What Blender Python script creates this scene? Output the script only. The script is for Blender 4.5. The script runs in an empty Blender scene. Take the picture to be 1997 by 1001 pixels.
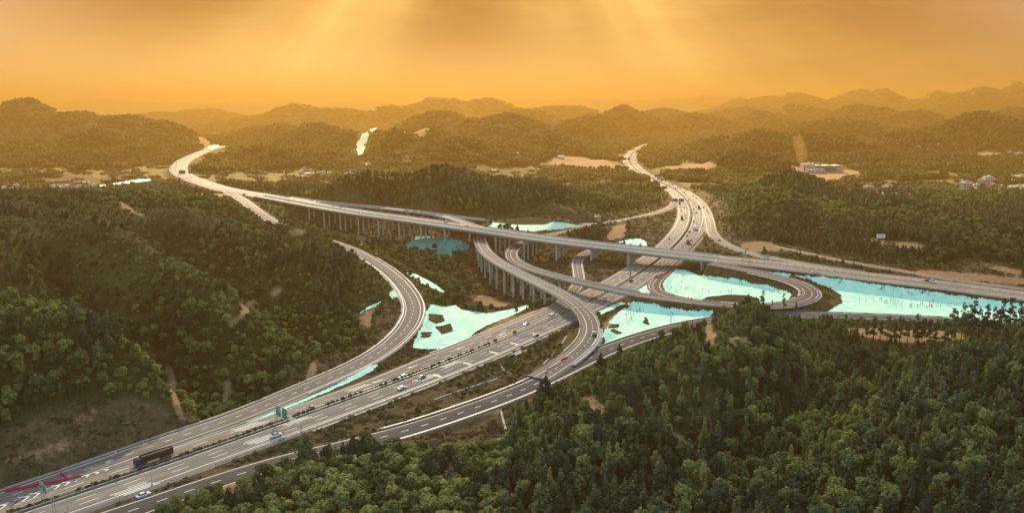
import bpy, math, random
import numpy as np
from mathutils import Vector, Matrix
random.seed(5)
RNG = np.random.default_rng(11)
scene = bpy.context.scene
COL = scene.collection

# ---------------------------------------------------------------- camera
H = 130.0
F = 1500.0
PITCH = math.atan(305.0 / 1500.0)
CP, SP = math.cos(PITCH), math.sin(PITCH)
cam_d = bpy.data.cameras.new("camera")
cam_d.sensor_width = 36.0
cam_d.lens = 36.0 * F / 1997.0
cam_d.clip_start = 1.0
cam_d.clip_end = 60000.0
cam = bpy.data.objects.new("camera", cam_d)
cam.location = (0, 0, H)
cam.rotation_euler = (math.pi / 2 - PITCH, 0, 0)
COL.objects.link(cam)
scene.camera = cam


def ray(px, py):
    u = (px - 998.5) / F
    v = (500.5 - py) / F
    return np.array([u, CP + v * SP, -SP + v * CP])


def P(px, py, z):
    d = ray(px, py)
    t = (z - H) / d[2]
    return np.array([0, 0, H]) + d * t


def at_dist(px, py, dist):
    """point on the pixel's ray at ground distance dist"""
    d = ray(px, py)
    t = dist / d[1]
    return np.array([0, 0, H]) + d * t


def project(X, Y, Z):
    dz = Z - H
    depth = Y * CP - dz * SP
    return 998.5 + F * X / depth, 500.5 - F * (Y * SP + dz * CP) / depth


# ---------------------------------------------------------------- noise
def _hash(ix, iy, seed):
    n = (ix.astype(np.int64) * 374761393 + iy.astype(np.int64) * 668265263 + seed * 974711) & 0xFFFFFFFF
    n = ((n ^ (n >> 13)) * 1274126177) & 0xFFFFFFFF
    n = n ^ (n >> 16)
    return (n & 0xFFFF) / 65535.0


def vnoise(x, y, seed=0):
    x = np.asarray(x, float)
    y = np.asarray(y, float)
    ix, iy = np.floor(x), np.floor(y)
    fx, fy = x - ix, y - iy
    fx = fx * fx * fx * (fx * (fx * 6 - 15) + 10)
    fy = fy * fy * fy * (fy * (fy * 6 - 15) + 10)
    a, b = _hash(ix, iy, seed), _hash(ix + 1, iy, seed)
    c, d = _hash(ix, iy + 1, seed), _hash(ix + 1, iy + 1, seed)
    return (a + (b - a) * fx) * (1 - fy) + (c + (d - c) * fx) * fy


def fbm(x, y, seed=0, octv=4):
    s, a, t = 0.0, 1.0, 0.0
    for k in range(octv):
        s = s + a * vnoise(x * 2 ** k + 17.3 * k, y * 2 ** k - 9.1 * k, seed + k)
        t += a
        a *= 0.5
    return s / t


def ridged(x, y, seed=0, octv=4):
    s, a, t = 0.0, 1.0, 0.0
    for k in range(octv):
        s = s + a * (1 - np.abs(2 * vnoise(x * 2 ** k + 7.7 * k, y * 2 ** k + 3.1 * k, seed + k) - 1))
        t += a
        a *= 0.5
    return s / t


def sstep(a, b, x):
    t = np.clip((x - a) / (b - a), 0, 1)
    return t * t * (3 - 2 * t)


# ---------------------------------------------------------------- roads
class Road:
    def __init__(self, name, pts, half, bridge=(), fill=1.6, cut=1.3, smooth=5, step=3.0, clear=2.0):
        self.name, self.half, self.fill, self.cut, self.clear = name, half, fill, cut, clear
        W = np.array([P(*p) for p in pts])
        n = len(W)
        e = np.vstack([2 * W[0] - W[1], W, 2 * W[-1] - W[-2]])
        out, marks = [], []
        tot = 0.0
        for i in range(n - 1):
            p0, p1, p2, p3 = e[i], e[i + 1], e[i + 2], e[i + 3]
            L = np.linalg.norm(p2 - p1)
            k = max(2, int(L / step))
            t0 = 0.0
            t1 = t0 + max(1e-3, np.linalg.norm(p1 - p0)) ** 0.5
            t2 = t1 + max(1e-3, L) ** 0.5
            t3 = t2 + max(1e-3, np.linalg.norm(p3 - p2)) ** 0.5
            marks.append(len(out))
            for j in range(k):
                t = t1 + (t2 - t1) * j / k
                A1 = (t1 - t) / (t1 - t0) * p0 + (t - t0) / (t1 - t0) * p1
                A2 = (t2 - t) / (t2 - t1) * p1 + (t - t1) / (t2 - t1) * p2
                A3 = (t3 - t) / (t3 - t2) * p2 + (t - t2) / (t3 - t2) * p3
                B1 = (t2 - t) / (t2 - t0) * A1 + (t - t0) / (t2 - t0) * A2
                B2 = (t3 - t) / (t3 - t1) * A2 + (t - t1) / (t3 - t1) * A3
                out.append((t2 - t) / (t2 - t1) * B1 + (t - t1) / (t2 - t1) * B2)
        marks.append(len(out))
        out.append(W[-1])
        pts3 = np.array(out)
        for _ in range(3):
            if smooth:
                pad = np.vstack([np.repeat(pts3[:1], smooth, 0), pts3, np.repeat(pts3[-1:], smooth, 0)])
                ker = np.ones(2 * smooth + 1) / (2 * smooth + 1)
                sm = np.stack([np.convolve(pad[:, c], ker, 'valid') for c in range(3)], 1)
                w = np.clip(np.minimum(np.arange(len(pts3)), np.arange(len(pts3))[::-1]) / (smooth * 1.0), 0, 1)[:, None]
                pts3 = pts3 * (1 - w) + sm * w
        self.p = pts3
        seg = np.linalg.norm(np.diff(pts3[:, :2], axis=0), axis=1)
        self.s = np.concatenate([[0], np.cumsum(seg)])
        self.len = self.s[-1]
        tan = np.gradient(pts3[:, :2], axis=0)
        tan /= np.linalg.norm(tan, axis=1)[:, None] + 1e-9
        self.tan = tan
        self.nrm = np.stack([tan[:, 1], -tan[:, 0]], 1)
        self.marks = [self.s[m] for m in marks]
        self.bridge = [(self.marks[a], self.marks[b]) for a, b in bridge]

    def at(self, s, off=0.0, dz=0.0):
        s = np.atleast_1d(np.asarray(s, float))
        x = np.interp(s, self.s, self.p[:, 0])
        y = np.interp(s, self.s, self.p[:, 1])
        z = np.interp(s, self.s, self.p[:, 2])
        nx = np.interp(s, self.s, self.nrm[:, 0])
        ny = np.interp(s, self.s, self.nrm[:, 1])
        return np.stack([x + nx * off, y + ny * off, z + dz], 1)

    def heading(self, s):
        tx = np.interp(s, self.s, self.tan[:, 0])
        ty = np.interp(s, self.s, self.tan[:, 1])
        return math.atan2(ty, tx)

    def near(self, x, y):
        d = np.hypot(self.p[:, 0] - x, self.p[:, 1] - y)
        k = int(np.argmin(d))
        off = (x - self.p[k, 0]) * self.nrm[k, 0] + (y - self.p[k, 1]) * self.nrm[k, 1]
        return self.s[k], off, self.p[k, 2]

    def pick(self, px, py):
        z = 0.0
        for _ in range(6):
            w = P(px, py, z)
            s, off, z = self.near(w[0], w[1])
        return s, off, w

    def on_bridge(self, s):
        return any(a <= s <= b for a, b in self.bridge)


R = {}
R['R1'] = Road('expressway', [(-190, 1075, 0), (-80, 1035, 0), (45, 997, 0), (117, 974, 0), (271, 922, 0), (400, 878, 0), (575, 815, 0), (715, 766, 0),
    (850, 716, 0), (900, 697, 0), (1000, 654, 0), (1110, 607, 0), (1200, 562, 0), (1268, 518, 0), (1311, 484, 0), (1338, 452, 0), (1348, 425, 0),
    (1346, 404, 0), (1336, 387, 0), (1317, 370, 0), (1288, 356, 0), (1259, 343, 0), (1239, 329, 0), (1229, 317, 0), (1228, 308, 0), (1234, 298, 0),
    (1246, 290, 0), (1263, 282, 0), (1292, 275, 0)], 15.6, smooth=8)
R['R2'] = Road('upper_highway', [(2250, 608, 8), (1997, 577, 8.5), (1850, 557, 8.7), (1700, 540, 9), (1580, 525, 9), (1490, 513, 9.1), (1400, 505.5, 9.4),
    (1325, 497, 9.8), (1250, 487.5, 11), (1200, 483, 12), (1125, 474, 13.2), (1050, 465, 14.3), (975, 453.5, 15), (925, 446, 15.5), (850, 435.5, 16),
    (775, 425, 16), (700, 415, 16), (590, 396, 16), (515, 382, 16), (440, 369, 16), (405, 359, 16), (378, 350, 16), (360, 342, 16), (348, 332, 16),
    (350, 322, 16), (360, 312, 16), (376, 304, 16), (392, 297, 16), (412, 290, 16), (440, 284, 16)], 13.2, bridge=[(6, 18)], smooth=6, fill=.95, clear=1.0)
R['R4'] = Road('connector_ramp', [(918, 441, 9), (928, 453, 8.6), (935, 465, 8.2), (937, 475, 8), (947, 493, 8), (969, 511, 8), (1005, 530.5, 8), (1035, 545.5, 8),
    (1083, 568.5, 8), (1115, 587, 7.8), (1142, 612, 7.2), (1154, 638.5, 6.2), (1150, 660, 5.5), (1138, 678, 5), (1120, 692, 4.5), (1095, 709, 4),
    (1068, 727, 3.7), (1048, 738, 3.55)], 5.6, bridge=[(0, 11)], smooth=4)
R['R5'] = Road('loop_ramp', [(1317, 394, 0.05), (1311, 402, 0.3), (1295, 410, .8), (1250, 422.5, 2), (1205, 432, 3), (1160, 440, 4), (1122, 448, 5), (1080, 457, 5.6),
    (1040, 466, 6), (1014, 476, 6.5), (999, 488, 6.8), (996, 502, 7), (1014, 517, 7.3), (1050, 530.5, 7.6), (1110, 546, 8), (1190, 563.5, 8), (1237, 574, 7.9),
    (1280, 580, 7.6), (1340, 587, 7), (1405, 595, 6.6), (1450, 598.5, 6.3), (1503, 599, 6.1), (1545, 595, 6.2), (1575, 586, 6.5), (1591, 575, 6.9), (1583, 562.5, 7.3),
    (1555, 550, 7.8), (1510, 537.5, 8.3), (1465, 528.5, 8.8), (1420, 520, 9.2), (1385, 513.5, 9.55)], 5.2, bridge=[(8, 16)], smooth=4, fill=.8, clear=1.2)
R['R6'] = Road('side_ramp', [(1186, 476, 4), (1168, 483, 3.6), (1148, 490, 3), (1132, 499, 2.5), (1125, 512, 2), (1127, 528, 1.4), (1130, 549, .8), (1116, 572, .4),
    (1085, 598, .15), (1040, 622, .1), (990, 642, .08)], 4.3, smooth=3)
R['R7'] = Road('inner_loop_ramp', [(1389, 425, .12), (1376, 448, .15), (1362, 466, .15), (1348, 481, .15), (1333, 497, .2), (1317, 512, .3), (1302, 528, .9), (1285, 543, 2), (1275, 557, 3.5),
    (1280, 570, 5), (1303, 579, 6.2), (1340, 586, 7.04)], 4.3, smooth=3)
R['R8'] = Road('exit_ramp', [(1338, 372, 0.06), (1352, 382, 0.06), (1366, 394, .1), (1377, 410, .3), (1384, 432, .9), (1389, 454, 1.8), (1403, 469.5, 3), (1430, 483, 5), (1460, 493, 7), (1490, 501, 8),
    (1535, 509.5, 8.7), (1580, 517.5, 8.9), (1640, 526.5, 8.95), (1720, 538, 8.9)], 5.2, smooth=4)
R['R9'] = Road('upper_ramp', [(560, 385, 16.06), (590, 389.5, 16.06), (665, 398.5, 16.04), (740, 405.5, 15.8), (800, 412, 15.5), (850, 418.5, 15.3), (885, 428, 15.4), (915, 438, 15.5), (945, 446, 15.4)],
    5.6, bridge=[(0, 7)], smooth=4)
R['R10'] = Road('back_ramp', [(800, 411, 15.55), (850, 418, 15.2), (880, 422, 14.2), (910, 426, 12.8), (950, 430, 10.8), (1000, 433, 7.8), (1060, 435.5, 6.0), (1120, 437, 4.9), (1160, 436.5, 4.3), (1200, 433, 3.6), (1230, 427.5, 2.6)],
    4.6, bridge=[(0, 4)], smooth=3, fill=.9, clear=1.0)
R['R11'] = Road('valley_ramp', [(-130, 1024, .05), (-60, 999, .05), (0, 975, .06), (105, 940, .07), (210, 905.5, .08), (300, 869, .1), (400, 838, .15), (480, 810, .25), (575, 768, .45), (650, 736, .8), (720, 704, 1.5), (770, 668, 2.5),
    (800, 634, 3.5), (809.5, 600, 4.4), (796, 571, 5.1), (776, 546, 5.7), (748, 523, 6.3), (715, 502.5, 6.9), (690, 488, 7.4), (645, 472, 8.5), (597, 457, 10), (548, 441, 12), (525, 428, 13), (500, 410, 14.2), (470, 388, 15.4), (440, 371.5, 16.05)],
    6.4, cut=1.0, smooth=4)
R['R12'] = Road('lower_ramp', [(60, 1060, -.2), (255, 1001, -.2), (400, 946, 0), (505, 914, .2), (575, 892, .4), (750, 857, 1), (880, 813, 1.6), (970, 783, 2.1), (1045, 752, 2.7), (1090, 729, 3.1),
    (1165, 692, 3.5), (1225, 667.5, 3.6), (1270, 654, 3.6), (1315, 640.5, 3.6), (1400, 625, 3.4), (1480, 617, 3.2), (1570, 614, 3), (1660, 617, 3), (1800, 623, 3), (1900, 629, 3), (2150, 650, 3)], 6.2, smooth=5)
R['R13'] = Road('country_road', [(1510, 481, 4.5), (1537, 486, 4.8), (1565, 492, 5.2), (1640, 508, 6), (1700, 518.5, 6.6), (1750, 526.5, 7), (1825, 540, 7.6), (1900, 552, 7.8), (1997, 563, 7.8), (2150, 582, 7.6)], 3.6, smooth=3)

# ---------------------------------------------------------------- terrain heights
ys = [70.0]
while ys[-1] < 14500:
    y = ys[-1]
    ys.append(y + (max(0.9, y * 0.0052) if y < 1050 else y * 0.0105))
YS = np.array(ys)
AS = np.concatenate([np.linspace(-1.6, -0.86, 30), np.linspace(-0.85, 0.85, 560), np.linspace(0.86, 1.6, 30)])
GX = YS[:, None] * AS[None, :]
GY = np.repeat(YS[:, None], len(AS), 1)

CTRL = [  # (px, py, z of the bare ground)
    # left hill
    (0, 600, 33), (0, 500, 50), (0, 440, 58), (60, 405, 60), (150, 400, 60), (240, 402, 54), (100, 550, 34), (150, 500, 45), (150, 450, 51),
    (0, 640, 38), (150, 668, 33), (270, 720, 23), (60, 600, 29), (200, 622, 24), (330, 680, 13), (300, 450, 42), (300, 550, 29), (400, 640, 15), (420, 560, 24),
    (450, 470, 30), (380, 420, 36), (440, 402, 29), (520, 448, 22), (545, 452, 18), (620, 472, 15), (690, 500, 13), (740, 545, 11), (752, 575, 8), (600, 550, 17), (680, 560, 12),
    (600, 650, 6), (680, 640, 6), (480, 690, 4), (430, 780, 2), (560, 730, 4), (660, 690, 5), (0, 760, 29), (120, 780, 22), (230, 790, 12), (0, 880, 12), (150, 860, 8), (320, 790, 4), (0, 940, 4),
    (-200, 560, 45), (-200, 700, 38), (-200, 900, 20), (-200, 430, 60),
    (520, 395, 10), (620, 432, -1), (700, 465, -6), (770, 478, -7), (680, 440, -2),
    # valley below the viaduct
    (828, 466, 1), (905, 474, 3), (850, 506, -8), (900, 560, -11), (950, 590, -13), (920, 530, -10), (1000, 590, -9), (1045, 590, -5), (1000, 545, -11), (1070, 530, -4), (1080, 500, -1), (870, 560, -8), (880, 590, -7),
    (840, 600, -2), (900, 640, -2.5), (960, 620, -2.5), (1050, 480, 1), (980, 480, 0), (1190, 520, 0), (1180, 545, 0), (1010, 505, -6),
    # right side flats
    (1200, 630, 0), (1260, 630, .5), (1350, 615, 1), (1300, 545, 0), (1400, 555, 0), (1500, 575, 0), (1350, 530, .5), (1700, 590, .5), (1650, 600, .5), (1850, 595, 1), (1997, 610, 1.5), (2150, 620, 2),
    (1600, 545, 2), (1420, 590, 1), (1480, 590, .5), (1250, 600, 0),
    # near right hill
    (1010, 800, 2.5), (1110, 745, 4), (1210, 700, 6), (1330, 665, 12), (1400, 632, 24), (1480, 622, 28), (1560, 640, 25), (1600, 675, 18), (1700, 672, 14), (1800, 668, 15), (1900, 655, 19), (1997, 645, 22), (2150, 640, 26),
    (1480, 720, 25), (1350, 760, 20), (1480, 820, 22), (1480, 1000, 16), (1700, 760, 16), (1700, 900, 15), (1997, 1000, 25), (1997, 800, 28), (1997, 720, 26), (1850, 760, 20),
    (1200, 800, 14), (1250, 900, 12), (1200, 1000, 7), (1000, 900, 3), (1000, 1000, 1), (800, 905, 4.5), (800, 1000, 4), (600, 935, 4.5), (700, 900, 4.5), (600, 1010, 4), (480, 985, 4), (480, 1010, 3), (380, 1010, 3), (300, 1030, -1), (2200, 850, 30), (2200, 1000, 28),
    (880, 850, 0), (960, 830, 0),
    # middle hill
    (900, 428, 10), (800, 404, 12), (700, 392, 11), (640, 372, 30), (720, 352, 40), (800, 347, 45), (860, 343, 46), (950, 350, 42), (1020, 358, 38), (1090, 372, 31), (1140, 395, 18), (1180, 415, 8),
    (840, 385, 29), (1000, 400, 25), (930, 410, 17), (1075, 404, 23), (1010, 424, 13), (1140, 424, 10), (560, 372, 14), (600, 365, 14), (620, 385, 13),
    (1230, 400, 3), (1260, 380, 1), (1220, 450, 6), (1270, 430, 4), (1290, 450, 2), (1200, 470, 5),
    # right hills
    (1430, 470, 4), (1400, 430, 3), (1400, 395, 6), (1450, 375, 22), (1500, 358, 30), (1545, 354, 32), (1600, 364, 29), (1660, 385, 23), (1710, 415, 14), (1560, 400, 23), (1500, 420, 16), (1600, 440, 14), (1550, 470, 6), (1480, 480, 4.5),
    (1720, 450, 8), (1700, 468, 11), (1780, 480, 14), (1640, 500, 6.2), (1760, 510, 9), (1850, 400, 14), (1880, 440, 14), (1960, 390, 14), (1997, 450, 14), (1850, 500, 12), (1900, 520, 13), (1980, 520, 16), (1997, 490, 16), (1900, 548, 8), (1420, 500, 5), (1450, 505, 5.5), (2150, 500, 18), (2200, 420, 20),
    (1390, 500, 2), (1380, 480, 0),
]
cw = [P(*c) for c in CTRL]
for k, lst in (('R1', 40.0), ('R11', 30.0), ('R12', 30.0), ('R6', 30.0), ('R13', 40.0)):
    r = R[k]
    for s in np.arange(10, r.len, lst):
        q = r.at(s)[0]
        if q[1] < 1000:
            cw.append(np.array([q[0], q[1], q[2] - 0.8]))
for s in np.arange(0, R['R2'].len, 45.0):
    q = R['R2'].at(s)[0]
    if 900 < q[1] < 1700:
        cw.append(np.array([q[0], q[1], q[2] - 3]))
cw = np.array(cw)
# far anchors
for X in np.arange(-1100, 1101, 200):
    for Y in (1180, 1300):
        if not (-700 < X < -300):
            cw = np.vstack([cw, [X, Y, 2.0]])
C0 = 18.0
cx, cy, cz = cw[:, 0], cw[:, 1], cw[:, 2]
Kmat = np.sqrt((cx[:, None] - cx[None]) ** 2 + (cy[:, None] - cy[None]) ** 2 + C0 ** 2)
n = len(cw)
Kmat[np.arange(n), np.arange(n)] -= 3.0   # slight smoothing
A = np.zeros((n + 1, n + 1))
A[:n, :n] = Kmat
A[n, :n] = A[:n, n] = 1
sol = np.linalg.solve(A, np.concatenate([cz, [0]]))
nr = int(np.searchsorted(YS, 1320))
Z0 = np.zeros_like(GX)
rbf = np.full((nr, len(AS)), sol[n])
gx, gy = GX[:nr], GY[:nr]
for k in range(n):
    rbf += sol[k] * np.sqrt((gx - cx[k]) ** 2 + (gy - cy[k]) ** 2 + C0 ** 2)


def relief(pts, amp, wid):
    """a spur (amp > 0) or gully (amp < 0) along a line of (px, py, z) points"""
    W = [P(*q) for q in pts]
    best = np.full(gx.shape, 1e9)
    for p0, p1 in zip(W[:-1], W[1:]):
        dx, dy = p1[0] - p0[0], p1[1] - p0[1]
        t = np.clip(((gx - p0[0]) * dx + (gy - p0[1]) * dy) / (dx * dx + dy * dy), 0, 1)
        best = np.minimum(best, np.hypot(gx - p0[0] - t * dx, gy - p0[1] - t * dy))
    return amp * np.exp(-(best / wid) ** 2)


rel = 0
for pts, amp, wid in [
    ([(205, 465, 47), (250, 500, 42), (330, 550, 30), (410, 600, 21), (460, 640, 14)], 10, 26),
    ([(345, 452, 39), (420, 480, 29), (520, 508, 22), (640, 545, 14), (715, 566, 9)], 9, 24),
    ([(290, 470, 41), (360, 510, 31), (440, 555, 21), (530, 595, 13), (600, 640, 7)], -10, 22),
    ([(-40, 585, 33), (60, 598, 30), (150, 612, 26), (260, 645, 19), (350, 695, 12), (430, 765, 4)], -10, 22),
    ([(-80, 640, 37), (60, 652, 36), (160, 678, 31), (285, 730, 19)], 7, 22),
    ([(40, 470, 56), (90, 520, 42), (150, 575, 31)], -8, 24), ([(0, 470, 56), (30, 530, 42), (60, 575, 33)], 6, 20),
    ([(480, 430, 26), (560, 470, 18), (640, 505, 14)], -6, 18),
    ([(1480, 632, 28), (1420, 690, 26), (1330, 745, 20), (1200, 785, 12)], 8, 20), ([(1570, 680, 19), (1520, 780, 19), (1430, 890, 13)], -9, 20),
    ([(1997, 700, 27), (1840, 800, 21), (1680, 930, 16)], 9, 22), ([(1760, 690, 14), (1660, 790, 15), (1580, 900, 13)], -8, 20), ([(1200, 830, 13), (1120, 900, 8), (1060, 960, 4)], 5, 16),
    ([(700, 352, 38), (740, 372, 28), (790, 396, 14)], 7, 30), ([(860, 345, 45), (900, 375, 32), (940, 405, 18)], 8, 30), ([(790, 350, 44), (830, 380, 28), (860, 405, 14)], -8, 26), ([(960, 352, 41), (990, 385, 26)], -7, 26),
    ([(1545, 356, 32), (1540, 400, 22), (1520, 445, 10)], 8, 30), ([(1500, 365, 29), (1470, 410, 14)], -7, 24), ([(1610, 370, 28), (1600, 420, 16)], -7, 24),
    ([(1760, 420, 12), (1850, 450, 14), (1950, 470, 15)], 8, 30), ([(1800, 400, 12), (1900, 415, 13)], -6, 24), ([(1700, 465, 11), (1800, 480, 14), (1870, 500, 12)], 6, 22),
]:
    rel = rel + relief(pts, amp * (1.55 if pts[0][0] < 700 else 1.25), wid)
rbf = np.clip(rbf + rel, -18, 72)

HILLS = [  # silhouette: px, py, distance, half width px, depth stretch
    (35, 207, 2150, 75), (130, 224, 2100, 80), (240, 224, 2050, 80), (330, 236, 2000, 65), (400, 256, 1950, 50), (60, 277, 1680, 65), (-60, 250, 1800, 75),
    (150, 292, 1560, 55), (290, 272, 1700, 50), (235, 302, 1620, 50), (60, 318, 1500, 60), (200, 258, 1800, 60), (-80, 215, 2700, 70),
    (495, 273, 1640, 60), (560, 285, 1560, 45), (445, 286, 1560, 25), (640, 300, 1560, 40), (620, 243, 2000, 60), (545, 250, 2300, 60), (690, 262, 1900, 45), (738, 256, 1900, 38),
    (840, 245, 1750, 55), (790, 258, 1650, 40), (900, 272, 1560, 70), (1000, 288, 1700, 70), (1090, 300, 1650, 60), (820, 288, 1600, 60),
    (855, 222, 2250, 70), (1000, 228, 2050, 80), (930, 240, 2100, 50), (1170, 220, 2450, 60), (1232, 214, 2750, 55), (1120, 236, 2250, 45), (1080, 264, 1800, 60), (1160, 268, 2200, 50),
    (860, 193, 4000, 85), (960, 200, 4000, 65), (780, 208, 3600, 65), (660, 206, 3600, 75), (570, 208, 3700, 65), (600, 224, 3900, 70), (400, 214, 4500, 60), (320, 217, 4200, 60), (500, 226, 3600, 60),
    (1100, 206, 3700, 85), (1040, 215, 3100, 70),
    (1345, 282, 2150, 40), (1390, 262, 1850, 50), (1470, 247, 1800, 65), (1560, 258, 1780, 65), (1640, 272, 1750, 55), (1440, 293, 1430, 52), (1385, 308, 1530, 28), (1500, 308, 1450, 38), (1310, 262, 2700, 40),
    (1600, 210, 3300, 85), (1500, 222, 2900, 70), (1700, 212, 2900, 70), (1790, 222, 2700, 65), (1640, 237, 2300, 80), (1560, 190, 4600, 85), (1480, 184, 5000, 65), (1700, 182, 4800, 75),
    (1400, 184, 7500, 60), (1320, 192, 7500, 60), (1820, 178, 4600, 65), (1930, 176, 4000, 55), (1995, 168, 4200, 50), (1890, 182, 4200, 55), (1995, 206, 2600, 65), (1880, 232, 1950, 75), (1970, 245, 1850, 55),
    (1790, 262, 1850, 65), (1700, 296, 1560, 55), (1850, 306, 1500, 70), (1960, 330, 1700, 55), (1740, 325, 1600, 45), (1380, 228, 2800, 65), (1450, 210, 3600, 75), (1290, 216, 3300, 65),
    (200, 192, 9000, 90), (70, 197, 8000, 80), (1000, 194, 9500, 90), (1130, 191, 9000, 80), (1220, 195, 8500, 80), (450, 202, 8000, 80), (700, 198, 9000, 90), (-60, 190, 9000, 80), (2080, 170, 5200, 60), (2080, 220, 2800, 60), (2100, 300, 1900, 60),
    (320, 202, 9000, 80), (560, 199, 9500, 80), (850, 199, 9800, 90),
    (-200, 215, 2100, 80), (-330, 235, 1900, 80), (-480, 220, 2300, 90), (-250, 280, 1600, 60), (2200, 220, 2300, 80), (2350, 250, 2000, 80), (2500, 215, 2600, 90), (2250, 300, 1600, 60), (-400, 190, 4500, 90), (2400, 180, 4500, 90),
    # closer mounds filling the mid distance
    (100, 302, 1520, 40), (180, 322, 1420, 32), (262, 322, 1480, 30), (25, 300, 1680, 40), (-40, 310, 1500, 45), (215, 280, 1850, 40), (130, 262, 2150, 45), (330, 268, 1950, 35),
    (560, 300, 1500, 36), (615, 318, 1450, 28), (500, 250, 2600, 45), (870, 296, 1560, 40), (780, 300, 1500, 30), (960, 262, 2050, 45), (1040, 270, 1900, 40), (1130, 282, 1900, 40), (1180, 300, 1600, 26), (900, 232, 2700, 45),
    (1335, 300, 1680, 26), (1420, 278, 1900, 38), (1530, 282, 1900, 40), (1600, 300, 1800, 34), (1660, 285, 2100, 38), (1780, 312, 1700, 40), (1900, 322, 1560, 36), (1830, 280, 2200, 45), (1940, 290, 2050, 40), (1740, 240, 3000, 50), (1850, 205, 4000, 55), (1560, 240, 2900, 50), (1380, 245, 2800, 45),
    (2000, 300, 1750, 40), (1690, 330, 1500, 28),
    (330, 352, 1050, 30), (300, 345, 1150, 25), (420, 365, 1040, 14), (110, 335, 1400, 45), (20, 345, 1350, 40),
]
pn = 7.0
SKIRT = sstep(1250, 1900, GY)
CORR = np.full(GX.shape, 1e9)
jf = int(np.searchsorted(YS, 1000))
for _k in ('R1', 'R2'):
    for _p in R[_k].p[::12]:
        if _p[1] > 850:
            CORR[jf:] = np.minimum(CORR[jf:], np.hypot(GX[jf:] - _p[0], GY[jf:] - _p[1]))
acc = np.zeros_like(GX)
warpx = (fbm(GX / 420.0, GY / 420.0, 31, 3) - .5)
warpy = (fbm(GX / 420.0, GY / 420.0, 47, 3) - .5)
for (px, py, dist, wpx) in HILLS:
    q = at_dist(px, py, dist)
    ht = q[2] - 1.0
    if ht < 3:
        ht = 3
    s1 = wpx * dist / F * 0.95
    s2 = max(s1 * 1.1, 60)
    dx = (GX - q[0] + warpx * s1 * 0.9) / s1
    dy = (GY - q[1] + warpy * s2 * 0.9) / s2
    r2_ = dx * dx + dy * dy
    acc += (ht * (np.exp(-r2_ * 0.62) * .85 + SKIRT * .15 * np.exp(-r2_ * .10))) ** pn
FARZ = acc ** (1 / pn)
rg = ridged(GX / 260.0, GY / 260.0, 5, 4) - 0.62
rg2 = ridged(GX / 900.0, GY / 900.0, 9, 4) - 0.62
FARZ = FARZ * (1 + 0.5 * rg + 0.25 * rg2) * (.25 + .75 * sstep(25, 230, CORR)) + 2.0 + 26 * sstep(3000, 8000, GY) * (rg2 + .1)
FARZ = np.maximum(FARZ, 1.0)
wn = 1 - sstep(1000, 1290, GY[:nr])
Z0[:] = FARZ
hillm = np.clip((np.abs(rbf) - 6) / 18.0, 0, 1)
rn = rbf + hillm * (7.5 * (ridged(gx / 70.0, gy / 70.0, 3, 4) - .66) + 4 * (fbm(gx / 26.0, gy / 26.0, 8, 3) - .5)) + 0.5 * (fbm(gx / 15.0, gy / 15.0, 8, 3) - .5)
Z0[:nr] = rn * wn + np.maximum(FARZ[:nr], rn * (1 - wn)) * (1 - wn)


def a_index(a):
    return np.searchsorted(AS, a)


def road_field(road, reach):
    D = np.full(GX.shape, 1e9, np.float32)
    ZR = np.zeros(GX.shape, np.float32)
    SS = np.zeros(GX.shape, np.float32)
    p = road.p
    stepk = 2
    idx = list(range(0, len(p) - 1, stepk)) + [len(p) - 1]
    for a, b in zip(idx[:-1], idx[1:]):
        p0, p1 = p[a], p[b]
        y0, y1 = min(p0[1], p1[1]) - reach, max(p0[1], p1[1]) + reach
        x0, x1 = min(p0[0], p1[0]) - reach, max(p0[0], p1[0]) + reach
        y0 = max(y0, 70.0)
        if y1 < 70:
            continue
        j0, j1 = max(0, np.searchsorted(YS, y0) - 1), min(len(YS), np.searchsorted(YS, y1) + 1)
        av = [x0 / y0, x0 / y1, x1 / y0, x1 / y1]
        i0, i1 = max(0, a_index(min(av)) - 1), min(len(AS), a_index(max(av)) + 1)
        if i1 <= i0 or j1 <= j0:
            continue
        sx, sy = GX[j0:j1, i0:i1], GY[j0:j1, i0:i1]
        dx, dy = p1[0] - p0[0], p1[1] - p0[1]
        L2 = dx * dx + dy * dy + 1e-9
        t = np.clip(((sx - p0[0]) * dx + (sy - p0[1]) * dy) / L2, 0, 1)
        d = np.hypot(sx - p0[0] - t * dx, sy - p0[1] - t * dy)
        sub = D[j0:j1, i0:i1]
        m = d < sub
        sub[m] = d[m]
        ZR[j0:j1, i0:i1][m] = (p0[2] + t * (p1[2] - p0[2]))[m]
        SS[j0:j1, i0:i1][m] = (road.s[a] + t * (road.s[b] - road.s[a]))[m]
    return D, ZR, SS


ZT = Z0.copy()
FIELD = {}
ROADD = np.full(GX.shape, 1e9, np.float32)   # distance to the nearest at-grade road edge
for k in ['R13', 'R10', 'R9', 'R6', 'R11', 'R7', 'R5', 'R4', 'R12', 'R8', 'R2', 'R1']:
    r = R[k]
    FIELD[k] = road_field(r, 130.0)
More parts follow.
